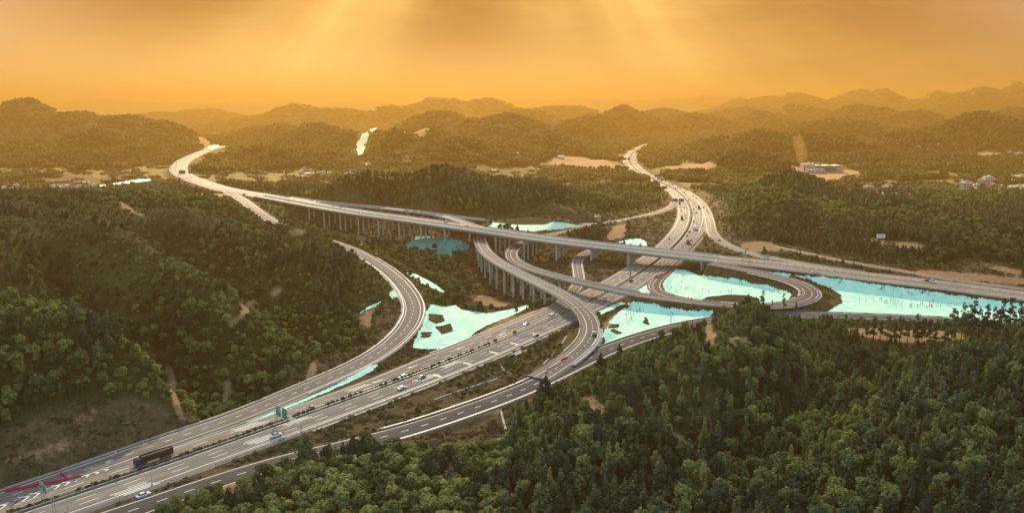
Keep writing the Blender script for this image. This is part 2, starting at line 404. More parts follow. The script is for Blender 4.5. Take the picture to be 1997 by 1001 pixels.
# bridges first: only keep the ground below the deck
for k, r in R.items():
    D, ZR, SS = FIELD[k]
    for a, b in r.bridge:
        m = (D < r.half + 6) & (SS >= a - 2) & (SS <= b + 2)
        ZT[m] = np.minimum(ZT[m], ZR[m] - 4.5)
for k in ['R13', 'R10', 'R9', 'R6', 'R11', 'R7', 'R5', 'R4', 'R12', 'R8', 'R2', 'R1']:
    r = R[k]
    D, ZR, SS = FIELD[k]
    m = (D < 125) & (SS > .01) & (SS < r.len - .01)
    for a, b in r.bridge:
        m &= ~((SS > a + 0.5) & (SS < b - 0.5))
    w = r.half + r.clear
    ex = np.maximum(D - w, 0)
    lo = ZR - 0.3 - ex / r.fill
    hi = ZR - 0.3 + ex / r.cut
    ZT[m] = np.clip(ZT, lo, hi)[m]
    ROADD[m] = np.minimum(ROADD[m], (D - r.half)[m])


def berm(key, side, s0, s1, off, wid, hgt):
    """a low bank on one side of a road"""
    r = R[key]
    D, ZR, SS = FIELD[key]
    jj, ii = np.nonzero((D < off + 3 * wid) & (SS > s0) & (SS < s1))
    for j, i in zip(jj, ii):
        x, y = GX[j, i], GY[j, i]
        k = int(np.searchsorted(r.s, SS[j, i])) - 1
        o = (x - r.p[k, 0]) * r.nrm[k, 0] + (y - r.p[k, 1]) * r.nrm[k, 1]
        if o * side > r.half + 1.2:
            e = min(1, (SS[j, i] - s0) / 25, (s1 - SS[j, i]) / 25)
            ZT[j, i] = max(ZT[j, i], ZR[j, i] - .4 + (hgt + .4) * e * math.exp(-((o * side - off) / wid) ** 2))


_q = R['R11']
berm('R11', -1, _q.pick(693, 489)[0] - 6, _q.pick(556, 444)[0], 17.0, 8.0, 10.0)
_q = R['R12']
berm('R12', 1, _q.pick(180, 1025)[0], _q.pick(735, 860)[0], 13.0, 5.5, 3.6)
ROADALL = np.full(GX.shape, 1e9, np.float32)
for k, r in R.items():
    ROADALL = np.minimum(ROADALL, FIELD[k][0] - r.half)


def samp(arr, X, Y):
    X = np.asarray(X, float)
    Y = np.asarray(Y, float)
    Yc = np.clip(Y, YS[0], YS[-2])
    j = np.clip(np.searchsorted(YS, Yc) - 1, 0, len(YS) - 2)
    a = np.clip(X / Yc, AS[0], AS[-1] - 1e-6)
    i = np.clip(np.searchsorted(AS, a) - 1, 0, len(AS) - 2)
    fy = np.clip((Yc - YS[j]) / (YS[j + 1] - YS[j]), 0, 1)
    fa = np.clip((a - AS[i]) / (AS[i + 1] - AS[i]), 0, 1)
    return (arr[j, i] * (1 - fa) + arr[j, i + 1] * fa) * (1 - fy) + (arr[j + 1, i] * (1 - fa) + arr[j + 1, i + 1] * fa) * fy


def ground(x, y):
    return float(samp(ZT, x, y))


def march(px, py, far=9000.0, ymin=0.0):
    d = ray(px, py)
    t = np.concatenate([np.arange(120, 1300, 1.0), np.arange(1300, far, 8.0)])
    X, Y, Z = d[0] * t, d[1] * t, H + d[2] * t
    hgt = samp(ZT, X, Y)
    k = np.nonzero((Z < hgt) & (Y > ymin))[0]
    if len(k) == 0:
        return None
    k = k[0]
    return np.array([X[k], Y[k], hgt[k]])


def inpoly(X, Y, poly):
    inside = np.zeros(np.shape(X), bool)
    m = len(poly)
    for a in range(m):
        x1, y1 = poly[a][:2]
        x2, y2 = poly[(a + 1) % m][:2]
        c = ((y1 > Y) != (y2 > Y)) & (X < (x2 - x1) * (Y - y1) / (y2 - y1 + 1e-12) + x1)
        inside ^= c
    return inside


def wpoly(pix):
    out = [march(*q) for q in pix]
    return [q for q in out if q is not None]


# ---------------------------------------------------------------- mesh helpers
def sh(node_tree, kind, **kw):
    nd = node_tree.nodes.new(kind)
    for k, v in kw.items():
        setattr(nd, k, v)
    return nd


class MB:
    def __init__(self):
        self.v, self.f, self.m, self.mats = [], [], [], []

    def _mi(self, mat):
        if mat is None:
            return 0
        if mat not in self.mats:
            self.mats.append(mat)
        return self.mats.index(mat)

    def face(self, pts, mat=None):
        b = len(self.v)
        self.v += [tuple(p) for p in pts]
        self.f.append(tuple(range(b, b + len(pts))))
        self.m.append(self._mi(mat))

    def hexa(self, b4, t4, mat=None):
        b = len(self.v)
        self.v += [tuple(p) for p in b4] + [tuple(p) for p in t4]
        mi = self._mi(mat)
        for q in ((3, 2, 1, 0), (4, 5, 6, 7), (0, 1, 5, 4), (1, 2, 6, 5), (2, 3, 7, 6), (3, 0, 4, 7)):
            self.f.append(tuple(b + i for i in q))
            self.m.append(mi)

    def box(self, c, size, mat=None, rz=0.0, taper=1.0, tx=None):
        hx, hy, hz = size[0] / 2, size[1] / 2, size[2] / 2
        ca, sa = math.cos(rz), math.sin(rz)

        def T(x, y, z):
            return (c[0] + x * ca - y * sa, c[1] + x * sa + y * ca, c[2] + z)
        k = taper
        kx = taper if tx is None else tx
        self.hexa([T(-hx, -hy, -hz), T(hx, -hy, -hz), T(hx, hy, -hz), T(-hx, hy, -hz)],
                  [T(-hx * kx, -hy * k, hz), T(hx * kx, -hy * k, hz), T(hx * kx, hy * k, hz), T(-hx * kx, hy * k, hz)], mat)

    def tube(self, p0, p1, r0, r1=None, n=8, mat=None, caps=True):
        r1 = r0 if r1 is None else r1
        p0, p1 = Vector(p0), Vector(p1)
        q = (p1 - p0).to_track_quat('Z', 'Y')
        b = len(self.v)
        for p, r in ((p0, r0), (p1, r1)):
            for i in range(n):
                a = 2 * math.pi * i / n
                self.v.append(tuple(p + q @ Vector((r * math.cos(a), r * math.sin(a), 0))))
        mi = self._mi(mat)
        for i in range(n):
            j = (i + 1) % n
            self.f.append((b + i, b + j, b + n + j, b + n + i))
            self.m.append(mi)
        if caps:
            self.f.append(tuple(b + i for i in range(n))[::-1])
            self.m.append(mi)
            self.f.append(tuple(b + n + i for i in range(n)))
            self.m.append(mi)

    def strip(self, rows, mat=None, closed=False):
        """rows: list of equal-length point lists -> quads between successive rows"""
        b = len(self.v)
        k = len(rows[0])
        for r in rows:
            self.v += [tuple(p) for p in r]
        mi = self._mi(mat)
        for a in range(len(rows) - 1):
            for c in range(k if closed else k - 1):
                d = (c + 1) % k
                self.f.append((b + a * k + c, b + a * k + d, b + (a + 1) * k + d, b + (a + 1) * k + c))
                self.m.append(mi)

    def mesh(self, name, mat=None, smooth=False):
        me = bpy.data.meshes.new(name)
        me.from_pydata(self.v, [], self.f)
        mats = self.mats or ([mat] if mat else [])
        for q in mats:
            me.materials.append(q)
        if len(mats) > 1:
            me.polygons.foreach_set('material_index', self.m)
        if smooth:
            me.polygons.foreach_set('use_smooth', [True] * len(me.polygons))
        me.update()
        return me

    def build(self, name, mat=None, parent=None, smooth=False, loc=None, rz=0.0):
        return link(name, self.mesh(name, mat, smooth), parent, loc, rz)


def link(name, data, parent=None, loc=None, rz=0.0):
    o = bpy.data.objects.new(name, data)
    COL.objects.link(o)
    if parent is not None:
        o.parent = parent
    if loc is not None:
        o.location = loc
    if rz:
        o.rotation_euler = (0, 0, rz)
    return o


def tag(o, label, cat, group=None, kind=None):
    o['label'] = label
    o['category'] = cat
    if group:
        o['group'] = group
    if kind:
        o['kind'] = kind
    return o


def empty(name, loc, rz=0.0):
    o = link(name, None, None, loc, rz)
    o.empty_display_size = 0.5
    return o


def copy_tree(root, loc, rz=0.0, scale=None):
    r = root.copy()
    COL.objects.link(r)
    r.location = loc
    r.rotation_euler = (0, 0, rz)
    if scale is not None:
        r.scale = (scale, scale, scale) if np.isscalar(scale) else scale
    for ch in root.children:
        c = ch.copy()
        COL.objects.link(c)
        c.parent = r
        for g in ch.children:
            d = g.copy()
            COL.objects.link(d)
            d.parent = c
    return r


# ---------------------------------------------------------------- materials
def mat_new(name):
    m = bpy.data.materials.new(name)
    m.use_nodes = True
    nt = m.node_tree
    nt.nodes.clear()
    out = sh(nt, 'ShaderNodeOutputMaterial')
    bs = sh(nt, 'ShaderNodeBsdfPrincipled')
    nt.links.new(bs.outputs[0], out.inputs[0])
    return m, nt, bs, out


def noise_node(nt, scale, detail=4, rough=.6, coord='Object', vec_scale=None):
    tc = sh(nt, 'ShaderNodeTexCoord')
    mp = sh(nt, 'ShaderNodeMapping')
    if vec_scale:
        mp.inputs['Scale'].default_value = vec_scale
    nt.links.new(tc.outputs[coord], mp.inputs[0])
    ns = sh(nt, 'ShaderNodeTexNoise')
    ns.inputs['Scale'].default_value = scale
    ns.inputs['Detail'].default_value = detail
    ns.inputs['Roughness'].default_value = rough
    nt.links.new(mp.outputs[0], ns.inputs['Vector'])
    return ns


def ramp_node(nt, fac, stops):
    rp = sh(nt, 'ShaderNodeValToRGB')
    el = rp.color_ramp.elements
    while len(el) < len(stops):
        el.new(0.5)
    for e, (pos, c) in zip(el, stops):
        e.position = pos
        e.color = (c[0], c[1], c[2], 1)
    nt.links.new(fac, rp.inputs[0])
    return rp


def mixc(nt, fac, a, b, mode='MIX'):
    mx = sh(nt, 'ShaderNodeMix', data_type='RGBA', blend_type=mode)
    for sock, v in ((mx.inputs[0], fac), (mx.inputs[6], a), (mx.inputs[7], b)):
        if hasattr(v, 'is_linked'):
            nt.links.new(v, sock)
        elif isinstance(v, (int, float)):
            sock.default_value = v
        else:
            sock.default_value = (v[0], v[1], v[2], 1)
    return mx.outputs[2]


def math_node(nt, op, a, b=None, clamp=False):
    m = sh(nt, 'ShaderNodeMath', operation=op, use_clamp=clamp)
    for sock, v in ((m.inputs[0], a), (m.inputs[1], b)):
        if v is None:
            continue
        if hasattr(v, 'is_linked'):
            nt.links.new(v, sock)
        else:
            sock.default_value = v
    return m.outputs[0]


def simple(name, c, rough=.8, var=.18, scale=1.5, metallic=0.0, coord='Object', spec=.3):
    m, nt, bs, out = mat_new(name)
    ns = noise_node(nt, scale, 4, .6, coord)
    lo = [x * (1 - var) for x in c]
    hi = [min(1, x * (1 + var)) for x in c]
    rp = ramp_node(nt, ns.outputs[0], [(.3, lo), (.7, hi)])
    nt.links.new(rp.outputs[0], bs.inputs['Base Color'])
    bs.inputs['Roughness'].default_value = rough
    bs.inputs['Metallic'].default_value = metallic
    bs.inputs['Specular IOR Level'].default_value = spec
    return m


def road_mat(name, c, wear=.25, warm=(1, .93, .84)):
    """paving: lengthwise tyre wear from the road's own u (across) / v (along) coordinates"""
    m, nt, bs, out = mat_new(name)
    uv = sh(nt, 'ShaderNodeUVMap')
    mp = sh(nt, 'ShaderNodeMapping')
    mp.inputs['Scale'].default_value = (0.9, 0.012, 1)
    nt.links.new(uv.outputs[0], mp.inputs[0])
    n1 = sh(nt, 'ShaderNodeTexNoise')
    n1.inputs['Scale'].default_value = 1.0
    n1.inputs['Detail'].default_value = 4
    nt.links.new(mp.outputs[0], n1.inputs['Vector'])
    n2 = noise_node(nt, .05, 6, .65)
    n3 = noise_node(nt, 1.2, 3, .7)
    lo = [x * (1 - wear) for x in c]
    hi = [x * (1 + wear) * w for x, w in zip(c, warm)]
    a = ramp_node(nt, n1.outputs[0], [(.35, lo), (.68, hi)]).outputs[0]
    a = mixc(nt, .5, a, ramp_node(nt, n2.outputs[0], [(.3, (.62, .6, .58)), (.7, (1.25, 1.2, 1.12))]).outputs[0], 'MULTIPLY')
    a = mixc(nt, .35, a, ramp_node(nt, n3.outputs[0], [(.3, (.75, .75, .75)), (.7, (1.2, 1.2, 1.2))]).outputs[0], 'MULTIPLY')
    sx = sh(nt, 'ShaderNodeSeparateXYZ')
    nt.links.new(uv.outputs[0], sx.inputs[0])
    tr = math_node(nt, 'MULTIPLY', math_node(nt, 'SINE', math_node(nt, 'MULTIPLY', sx.outputs[0], 3.6)), math_node(nt, 'SUBTRACT', n1.outputs[0], .1))
    a = mixc(nt, .55, a, ramp_node(nt, math_node(nt, 'ADD', math_node(nt, 'MULTIPLY', tr, .5), .5), [(.2, (.72, .72, .73)), (.7, (1.12, 1.1, 1.07))]).outputs[0], 'MULTIPLY')
    # repaired stretches: long slabs of slightly different age
    mp2 = sh(nt, 'ShaderNodeMapping')
    mp2.inputs['Scale'].default_value = (.27, .022, 1)
    nt.links.new(uv.outputs[0], mp2.inputs[0])
    vo = sh(nt, 'ShaderNodeTexVoronoi', distance='CHEBYCHEV')
    vo.inputs['Scale'].default_value = 1.0
    nt.links.new(mp2.outputs[0], vo.inputs['Vector'])
    sv = sh(nt, 'ShaderNodeSeparateColor')
    nt.links.new(vo.outputs['Color'], sv.inputs[0])
    a = mixc(nt, .6, a, ramp_node(nt, sv.outputs[0], [(.1, (.74, .74, .75)), (.4, (1, 1, 1)), (.95, (1.12, 1.1, 1.06))]).outputs[0], 'MULTIPLY')
    nt.links.new(a, bs.inputs['Base Color'])
    bs.inputs['Roughness'].default_value = .85
    bs.inputs['Specular IOR Level'].default_value = .25
    return m


M = {}
M['asph_main'] = road_mat('worn_grey_asphalt', (.215, .208, .192), .35)
M['asph_up'] = road_mat('pale_concrete_paving', (.27, .25, .215))
M['asph_ramp'] = road_mat('ramp_asphalt', (.18, .172, .16), .3)
M['asph_dark'] = road_mat('dark_new_asphalt', (.055, .056, .059), .2, (1, 1, 1))
M['asph_loop'] = road_mat('brown_grey_asphalt', (.11, .092, .08))
M['country'] = road_mat('dusty_concrete_road', (.25, .21, .16))
M['paint'] = simple('white_road_paint', (.82, .8, .74), .6, .12, 3)
M['yellow'] = simple('cream_road_paint', (.75, .62, .32), .6, .1, 3)
M['conc'] = simple('weathered_concrete', (.40, .37, .31), .9, .25, .35)
M['conc_pale'] = simple('pale_concrete', (.45, .43, .38), .9, .2, .5)
M['conc_dark'] = simple('stained_concrete', (.24, .22, .19), .9, .3, .3)
M['steel'] = simple('galvanised_steel', (.45, .46, .46), .45, .12, 2, .6)
M['dark_steel'] = simple('dark_steel', (.07, .075, .075), .5, .2, 2, .4)
M['median'] = simple('median_soil_and_grass', (.10, .085, .045), .95, .45, .4)
M['black'] = simple('black_rubber', (.02, .02, .02), .8, .2, 5)
M['glass'] = simple('dark_car_glass', (.025, .03, .035), .1, .1, 5, 0, 'Object', .6)
M['red_plastic'] = simple('crimson_plastic', (.42, .02, .055), .45, .2, 1)
M['sign_green'] = simple('sign_green', (.008, .16, .115), .5, .12, 1)
M['sign_white'] = simple('sign_white', (.8, .82, .8), .5, .06, 2)
M['sign_yellow'] = simple('sign_yellow', (.7, .55, .08), .5, .06, 2)

# ---------------------------------------------------------------- terrain object
def grid_faces(nj, ni):
    j, i = np.meshgrid(np.arange(nj - 1), np.arange(ni - 1), indexing='ij')
    a = (j * ni + i).ravel()
    return np.stack([a, a + 1, a + ni + 1, a + ni], 1)


def np_mesh(name, verts, quads, smooth=True):
    me = bpy.data.meshes.new(name)
    nv, nf = len(verts), len(quads)
    me.vertices.add(nv)
    me.vertices.foreach_set('co', np.ascontiguousarray(verts, np.float32).ravel())
    me.loops.add(nf * 4)
    me.loops.foreach_set('vertex_index', np.ascontiguousarray(quads, np.int32).ravel())
    me.polygons.add(nf)
    me.polygons.foreach_set('loop_start', np.arange(0, nf * 4, 4, dtype=np.int32))
    me.polygons.foreach_set('loop_total', np.full(nf, 4, np.int32))
    if smooth:
        me.polygons.foreach_set('use_smooth', np.ones(nf, bool))
    me.update(calc_edges=True)
    me.validate()
    return me


SOIL_PIX = [
    [(312, 711), (335, 716), (346, 745), (342, 770), (355, 800), (370, 828), (356, 830), (338, 800), (333, 770), (330, 740), (315, 722)],
    [(432, 748), (452, 740), (450, 770), (446, 790), (434, 808), (428, 806), (436, 780)],
    [(478, 590), (510, 586), (497, 602), (486, 622), (462, 636), (438, 646), (440, 632), (470, 616)],
    [(520, 575), (548, 556), (550, 572), (530, 584)], [(148, 594), (200, 592), (208, 606), (160, 604)],
    [(698, 620), (735, 594), (750, 592), (728, 606), (720, 645), (700, 632)], [(600, 735), (608, 700), (620, 720), (606, 745), (560, 758)],
    [(1374, 636), (1396, 655), (1388, 690), (1372, 672)], [(1288, 843), (1330, 852), (1348, 880), (1348, 912), (1330, 904), (1314, 868)],
    [(1126, 772), (1160, 780), (1185, 805), (1168, 812), (1150, 795)], [(1405, 668), (1440, 660), (1478, 668), (1440, 680)],
    [(1650, 641), (1700, 640), (1830, 646), (1880, 652), (1880, 664), (1700, 660), (1660, 654)],
    [(1760, 526), (1850, 531), (1997, 545), (2100, 556), (2100, 572), (1997, 558), (1850, 546), (1790, 535)], [(1900, 525), (1960, 520), (1997, 530), (1990, 538)],
    [(1500, 339), (1530, 334), (1560, 326), (1640, 330), (1690, 335), (1715, 339), (1650, 344), (1560, 346), (1520, 344)],
    [(1290, 326), (1350, 318), (1400, 326), (1400, 336), (1320, 334)], [(1060, 312), (1130, 306), (1180, 312), (1215, 330), (1160, 332), (1090, 326)],
    [(1888, 298), (1930, 294), (1962, 300), (1940, 308), (1905, 306)], [(935, 575), (960, 580), (1000, 592), (985, 602), (940, 598), (920, 588)],
    [(432, 945), (470, 940), (468, 990), (440, 1000)], [(1440, 476), (1500, 470), (1530, 486), (1470, 494)], [(1196, 440), (1232, 434), (1216, 466), (1180, 472)],
    [(1640, 470), (1700, 466), (1760, 474), (1822, 484), (1790, 492), (1720, 482)], [(560, 446), (600, 452), (590, 462), (560, 458)], [(690, 455), (712, 462), (735, 472), (700, 480)],
    [(880, 788), (985, 793), (975, 806), (760, 858), (750, 866), (870, 826)], [(920, 655), (985, 622), (1060, 600), (1078, 598), (1040, 622), (950, 662)],
    [(1172, 632), (1200, 612), (1215, 606), (1200, 618), (1178, 645)], [(1352, 492), (1385, 497), (1410, 503), (1380, 503)], [(225, 390), (250, 402), (282, 424), (300, 440), (280, 432), (240, 408)],
    [(330, 384), (390, 378), (455, 376), (440, 384), (370, 390)], [(705, 312), (722, 312), (722, 330), (706, 328)], [(530, 292), (512, 300), (500, 296)], [(340, 290), (352, 304), (330, 300)],
    [(780, 262), (830, 248), (845, 252), (800, 262)], [(380, 268), (400, 268), (412, 284), (392, 286)], [(1550, 226), (1600, 236), (1590, 242), (1555, 234)],
    [(130, 822), (190, 800), (195, 815), (150, 832)], [(5, 905), (100, 872), (200, 842), (215, 850), (110, 885), (10, 918)],
]
GRASS_PIX = [
    [(560, 850), (900, 745), (1120, 645), (1175, 655), (1150, 690), (1060, 738), (900, 800), (740, 850), (640, 875)],
    [(0, 850), (120, 800), (260, 780), (330, 800), (365, 835), (200, 900), (0, 960)], [(580, 745), (620, 700), (700, 690), (720, 700), (640, 735)],
    [(727, 650), (735, 600), (760, 588), (800, 590), (795, 630), (760, 665)], [(1000, 424), (1080, 396), (1140, 404), (1180, 428), (1090, 436)], [(1180, 436), (1300, 412), (1320, 440), (1290, 480), (1240, 470), (1180, 475)],
    [(1400, 500), (1450, 470), (1560, 480), (1560, 500), (1450, 495)], [(1820, 520), (1880, 505), (1980, 520), (1970, 540), (1860, 530)],
    [(920, 560), (1000, 560), (1080, 500), (1120, 520), (1110, 580), (1000, 610), (890, 600)], [(1060, 470), (1140, 480), (1200, 500), (1190, 540), (1150, 560), (1060, 520)],
    [(700, 480), (760, 500), (870, 570), (860, 590), (800, 540)], [(740, 870), (880, 830), (990, 800), (1000, 860), (930, 880), (800, 890)],
    [(560, 330), (700, 315), (900, 320), (1060, 330), (1180, 340), (1150, 352), (1000, 340), (830, 330), (640, 348)], [(0, 345), (120, 340), (280, 340), (300, 360), (150, 375), (0, 380)], [(1400, 345), (1700, 350), (1800, 368), (1700, 380), (1640, 372), (1450, 352)],
]


def poly_mask(pixpolys):
    mask = np.zeros(GX.shape, np.float32)
    for pp in pixpolys:
        w = wpoly(pp)
        if len(w) < 3:
            continue
        xs, ysv = [q[0] for q in w], [q[1] for q in w]
        j0, j1 = np.searchsorted(YS, min(ysv)) - 1, np.searchsorted(YS, max(ysv)) + 1
        j0 = max(j0, 0)
        sub = inpoly(GX[j0:j1], GY[j0:j1], w)
        mask[j0:j1][sub] = 1
    return mask


def blur(a, k=1):
    for _ in range(k):
        b = a.copy()
        b[1:-1, 1:-1] = (a[1:-1, 1:-1] * 2 + a[:-2, 1:-1] + a[2:, 1:-1] + a[1:-1, :-2] + a[1:-1, 2:]) / 6
        a = b
    return a


SOIL = blur(poly_mask(SOIL_PIX), 3)
GRASS = blur(poly_mask(GRASS_PIX), 3)
verge = np.zeros(GX.shape, np.float32)
for k in FIELD:
    D, ZR, SS = FIELD[k]
    wid = 10 if k in ('R2', 'R5', 'R4', 'R7', 'R8') else 6
    verge = np.maximum(verge, 1 - sstep(wid * .6, wid * 1.7, D - R[k].half))
GRASS = np.maximum(GRASS, verge * sstep(2000, 900, GY))
FIELDM = (sstep(11, 4, FARZ) * sstep(1000, 1250, GY)).astype(np.float32) * sstep(.42, .6, fbm(GX / 130.0, GY / 130.0, 77, 3))

terr = np_mesh('terrain', np.stack([GX, GY, ZT], -1).reshape(-1, 3), grid_faces(len(YS), len(AS)))
for nm, arr in (('soil', SOIL), ('grass', GRASS), ('field', FIELDM)):
    at = terr.attributes.new(nm, 'FLOAT', 'POINT')
    at.data.foreach_set('value', np.ascontiguousarray(arr, np.float32).ravel())
m, nt, bs, out = mat_new('hill_ground')
big = noise_node(nt, .006, 6, .65)
med = noise_node(nt, .05, 6, .7)
fin = noise_node(nt, .45, 5, .75)
forest = ramp_node(nt, med.outputs[0], [(.3, (.022, .028, .010)), (.52, (.042, .048, .018)), (.72, (.075, .07, .028))]).outputs[0]
forest = mixc(nt, .6, forest, ramp_node(nt, big.outputs[0], [(.35, (.6, .75, .6)), (.65, (1.4, 1.15, .9))]).outputs[0], 'MULTIPLY')
gr = ramp_node(nt, fin.outputs[0], [(.28, (.034, .031, .017)), (.5, (.092, .070, .036)), (.74, (.16, .12, .062))]).outputs[0]
gr = mixc(nt, .6, gr, ramp_node(nt, med.outputs[0], [(.35, (.6, .62, .55)), (.7, (1.35, 1.2, 1.1))]).outputs[0], 'MULTIPLY')
so = ramp_node(nt, fin.outputs[0], [(.25, (.15, .085, .04)), (.5, (.28, .175, .09)), (.8, (.42, .29, .165))]).outputs[0]
fd = ramp_node(nt, med.outputs[0], [(.3, (.07, .075, .025)), (.5, (.15, .125, .045)), (.7, (.26, .17, .07))]).outputs[0]


def attr_mask(name, soft=.25):
    a = sh(nt, 'ShaderNodeAttribute', attribute_name=name)
    v = math_node(nt, 'ADD', a.outputs['Fac'], math_node(nt, 'MULTIPLY', math_node(nt, 'SUBTRACT', fin.outputs[0], .5), .9))
    mr = sh(nt, 'ShaderNodeMapRange', interpolation_type='SMOOTHSTEP')
    mr.inputs[1].default_value = .5 - soft
    mr.inputs[2].default_value = .5 + soft
    nt.links.new(v, mr.inputs[0])
    return mr.outputs[0]


c = mixc(nt, attr_mask('field', .4), forest, fd)
c = mixc(nt, attr_mask('grass', .3), c, gr)
c = mixc(nt, attr_mask('soil', .2), c, so)
nt.links.new(c, bs.inputs['Base Color'])
bs.inputs['Roughness'].default_value = 1
bs.inputs['Specular IOR Level'].default_value = .1
bp = sh(nt, 'ShaderNodeBump')
bp.inputs['Strength'].default_value = .7
bp.inputs['Distance'].default_value = 1.2
nt.links.new(fin.outputs[0], bp.inputs['Height'])
nt.links.new(bp.outputs[0], bs.inputs['Normal'])
terr.materials.append(m)
tag(link('terrain', terr), 'rolling wooded hills and valley floor carrying the interchange', 'terrain', None, 'structure')


# ---------------------------------------------------------------- road surfaces
def s_range(r, s0, s1, step=None):
    near = r.at((s0 + s1) / 2)[0]
    st = step or 3.0
    nn = max(2, int(math.ceil((s1 - s0) / st)) + 1)
    return np.linspace(s0, s1, nn)


def R1_left(s):
    q = R['R1']
    return np.interp(s, [q.pick(575, 815)[0], q.pick(760, 748)[0], q.pick(868, 709)[0]], [10.8, 12.2, 15.6])


def ribbon(name, r, offs, dzs, s0, s1, mat, parent=None, step=3.0, sgn_uv=True):
    S = s_range(r, s0, s1, step)
    rows = np.stack([r.at(S, o, dz) for o, dz in zip(offs, dzs)], 1)
    k = len(offs)
    if r.name == 'expressway' and name == 'road':
        for i_, s_ in enumerate(S):
            l_ = float(R1_left(s_))
            rows[i_, 0] = r.at(s_, -l_ - 1.2, -.6)[0]
            rows[i_, 1] = r.at(s_, -l_, 0)[0]
    me = np_mesh(name, rows.reshape(-1, 3), grid_faces(len(S), k)[:, ::-1], smooth=False)
    uv = me.uv_layers.new(name='UVMap')
    li = np.zeros(len(me.loops), np.int32)
    me.loops.foreach_get('vertex_index', li)
    U = np.array(offs)[li % k]
    V = S[li // k]
    uv.data.foreach_set('uv', np.stack([U, V], 1).astype(np.float32).ravel())
    me.materials.append(mat)
    return link(name, me, parent)


def stripes(mb, r, off, w, s0, s1, dz=.035, dash=None, ph=0.0):
    if dash is None:
        S = s_range(r, s0, s1, 4.0)
        mb.strip([[a, b] for a, b in zip(r.at(S, off + w / 2, dz), r.at(S, off - w / 2, dz))][::1])
    else:
        on, gap = dash
        s = s0 + ph
        while s + on < s1:
            S = np.array([s, s + on / 2, s + on])
            mb.strip([[a, b] for a, b in zip(r.at(S, off + w / 2, dz), r.at(S, off - w / 2, dz))])
            s += on + gap


def others_clear(r, S, off, margin=.4, dzmax=2.5):
    """True where the point at (s, off) of road r is not on another road's paving"""
    pts = r.at(S, off)
    ok = np.ones(len(S), bool)
    for k, q in R.items():
        if q is r:
            continue
        for i, p in enumerate(pts):
            d2 = np.hypot(q.p[:, 0] - p[0], q.p[:, 1] - p[1])
            j = int(np.argmin(d2))
            if d2[j] < q.half + margin and abs(q.p[j, 2] - p[2]) < dzmax and 0 < j < len(q.p) - 1:
                ok[i] = False
    return ok


def runs(S, ok):
    out, cur = [], []
    for s, o in zip(S, ok):
        if o:
            cur.append(s)
        else:
            if len(cur) > 2:
                out.append(cur)
            cur = []
    if len(cur) > 2:
        out.append(cur)
    return out


ROADINFO = {
    'R1': ('asph_main', 'wide six lane expressway with hedge lined median running under the viaducts'),
    'R2': ('asph_up', 'pale four lane upper highway crossing over the expressway'),
    'R4': ('asph_ramp', 'curved connector ramp landing beside the tow truck'),
    'R5': ('asph_loop', 'brown grey loop ramp curling round the teal covered basin'),
    'R6': ('asph_ramp', 'short side ramp dropping from under the viaduct to the expressway'),
    'R7': ('asph_loop', 'narrow inner loop ramp closed by dark red barriers'),
    'R8': ('asph_up', 'exit ramp curving from far expressway up to the upper highway'),
    'R9': ('asph_up', 'elevated slip road merging behind the long viaduct'),
    'R10': ('country', 'dusty back ramp above the pale net behind the viaduct'),
    'R11': ('asph_ramp', 'two lane ramp sweeping round the foot of the wooded hill'),
    'R12': ('asph_dark', 'dark freshly paved lower ramp skirting the right hand forest'),
    'R13': ('country', 'pale country road behind the upper highway'),
}
LANES = {  # (offset, width, dash)
    'R1': [(-2.4, .3, None), (2.4, .3, None), (-5.8, .26, (6, 9)), (5.8, .26, (6, 9)), (-9.2, .26, (6, 9)), (9.2, .26, (6, 9)), (-12.7, .34, None), (12.7, .34, None)],
    'R2': [(-1.8, .25, None), (1.8, .25, None), (-5.6, .22, (6, 9)), (5.6, .22, (6, 9)), (-9.4, .28, None), (9.4, .28, None)],
    'R4': [(-4.6, .26, None), (1.9, .26, None), (-1.4, .24, (2.6, 3.2))],
    'R5': [(-4.1, .24, None), (.6, .24, None), (4.1, .24, None)],
    'R6': [(-3.4, .25, None), (3.4, .25, None), (0, .22, (3, 4))],
    'R7': [(-3.4, .24, None), (1.0, .24, None), (3.4, .24, None)],
    'R8': [(-4.2, .26, None), (4.2, .26, None), (0, .22, (4, 6))],
    'R9': [(-4.3, .24, None), (4.3, .24, None), (0, .2, (4, 6))],
    'R10': [(-3.6, .22, None), (3.6, .22, None)],
    'R11': [(-4.9, .3, None), (3.9, .3, None), (-.5, .26, (3, 4.5))],
    'R12': [(-5.0, .32, None), (4.6, .36, None), (-.2, .28, (3.4, 5.6))],
    'R13': [],
}
BRIDGEINFO = {
    'R2': ('viaduct', 'long straight viaduct on rows of tall columns crossing the whole valley'),
    'R4': ('viaduct', 'curved ramp viaduct on paired columns descending to the netted triangle'),
    'R5': ('viaduct', 'slim grey flyover crossing the expressway just above the curved ramp viaduct'),
    'R9': ('viaduct', 'narrow slip road viaduct standing behind the long straight one'),
    'R10': ('viaduct', 'short low viaduct beside the pale netting behind the long straight one'),
}
road_roots, bridge_roots = {}, {}
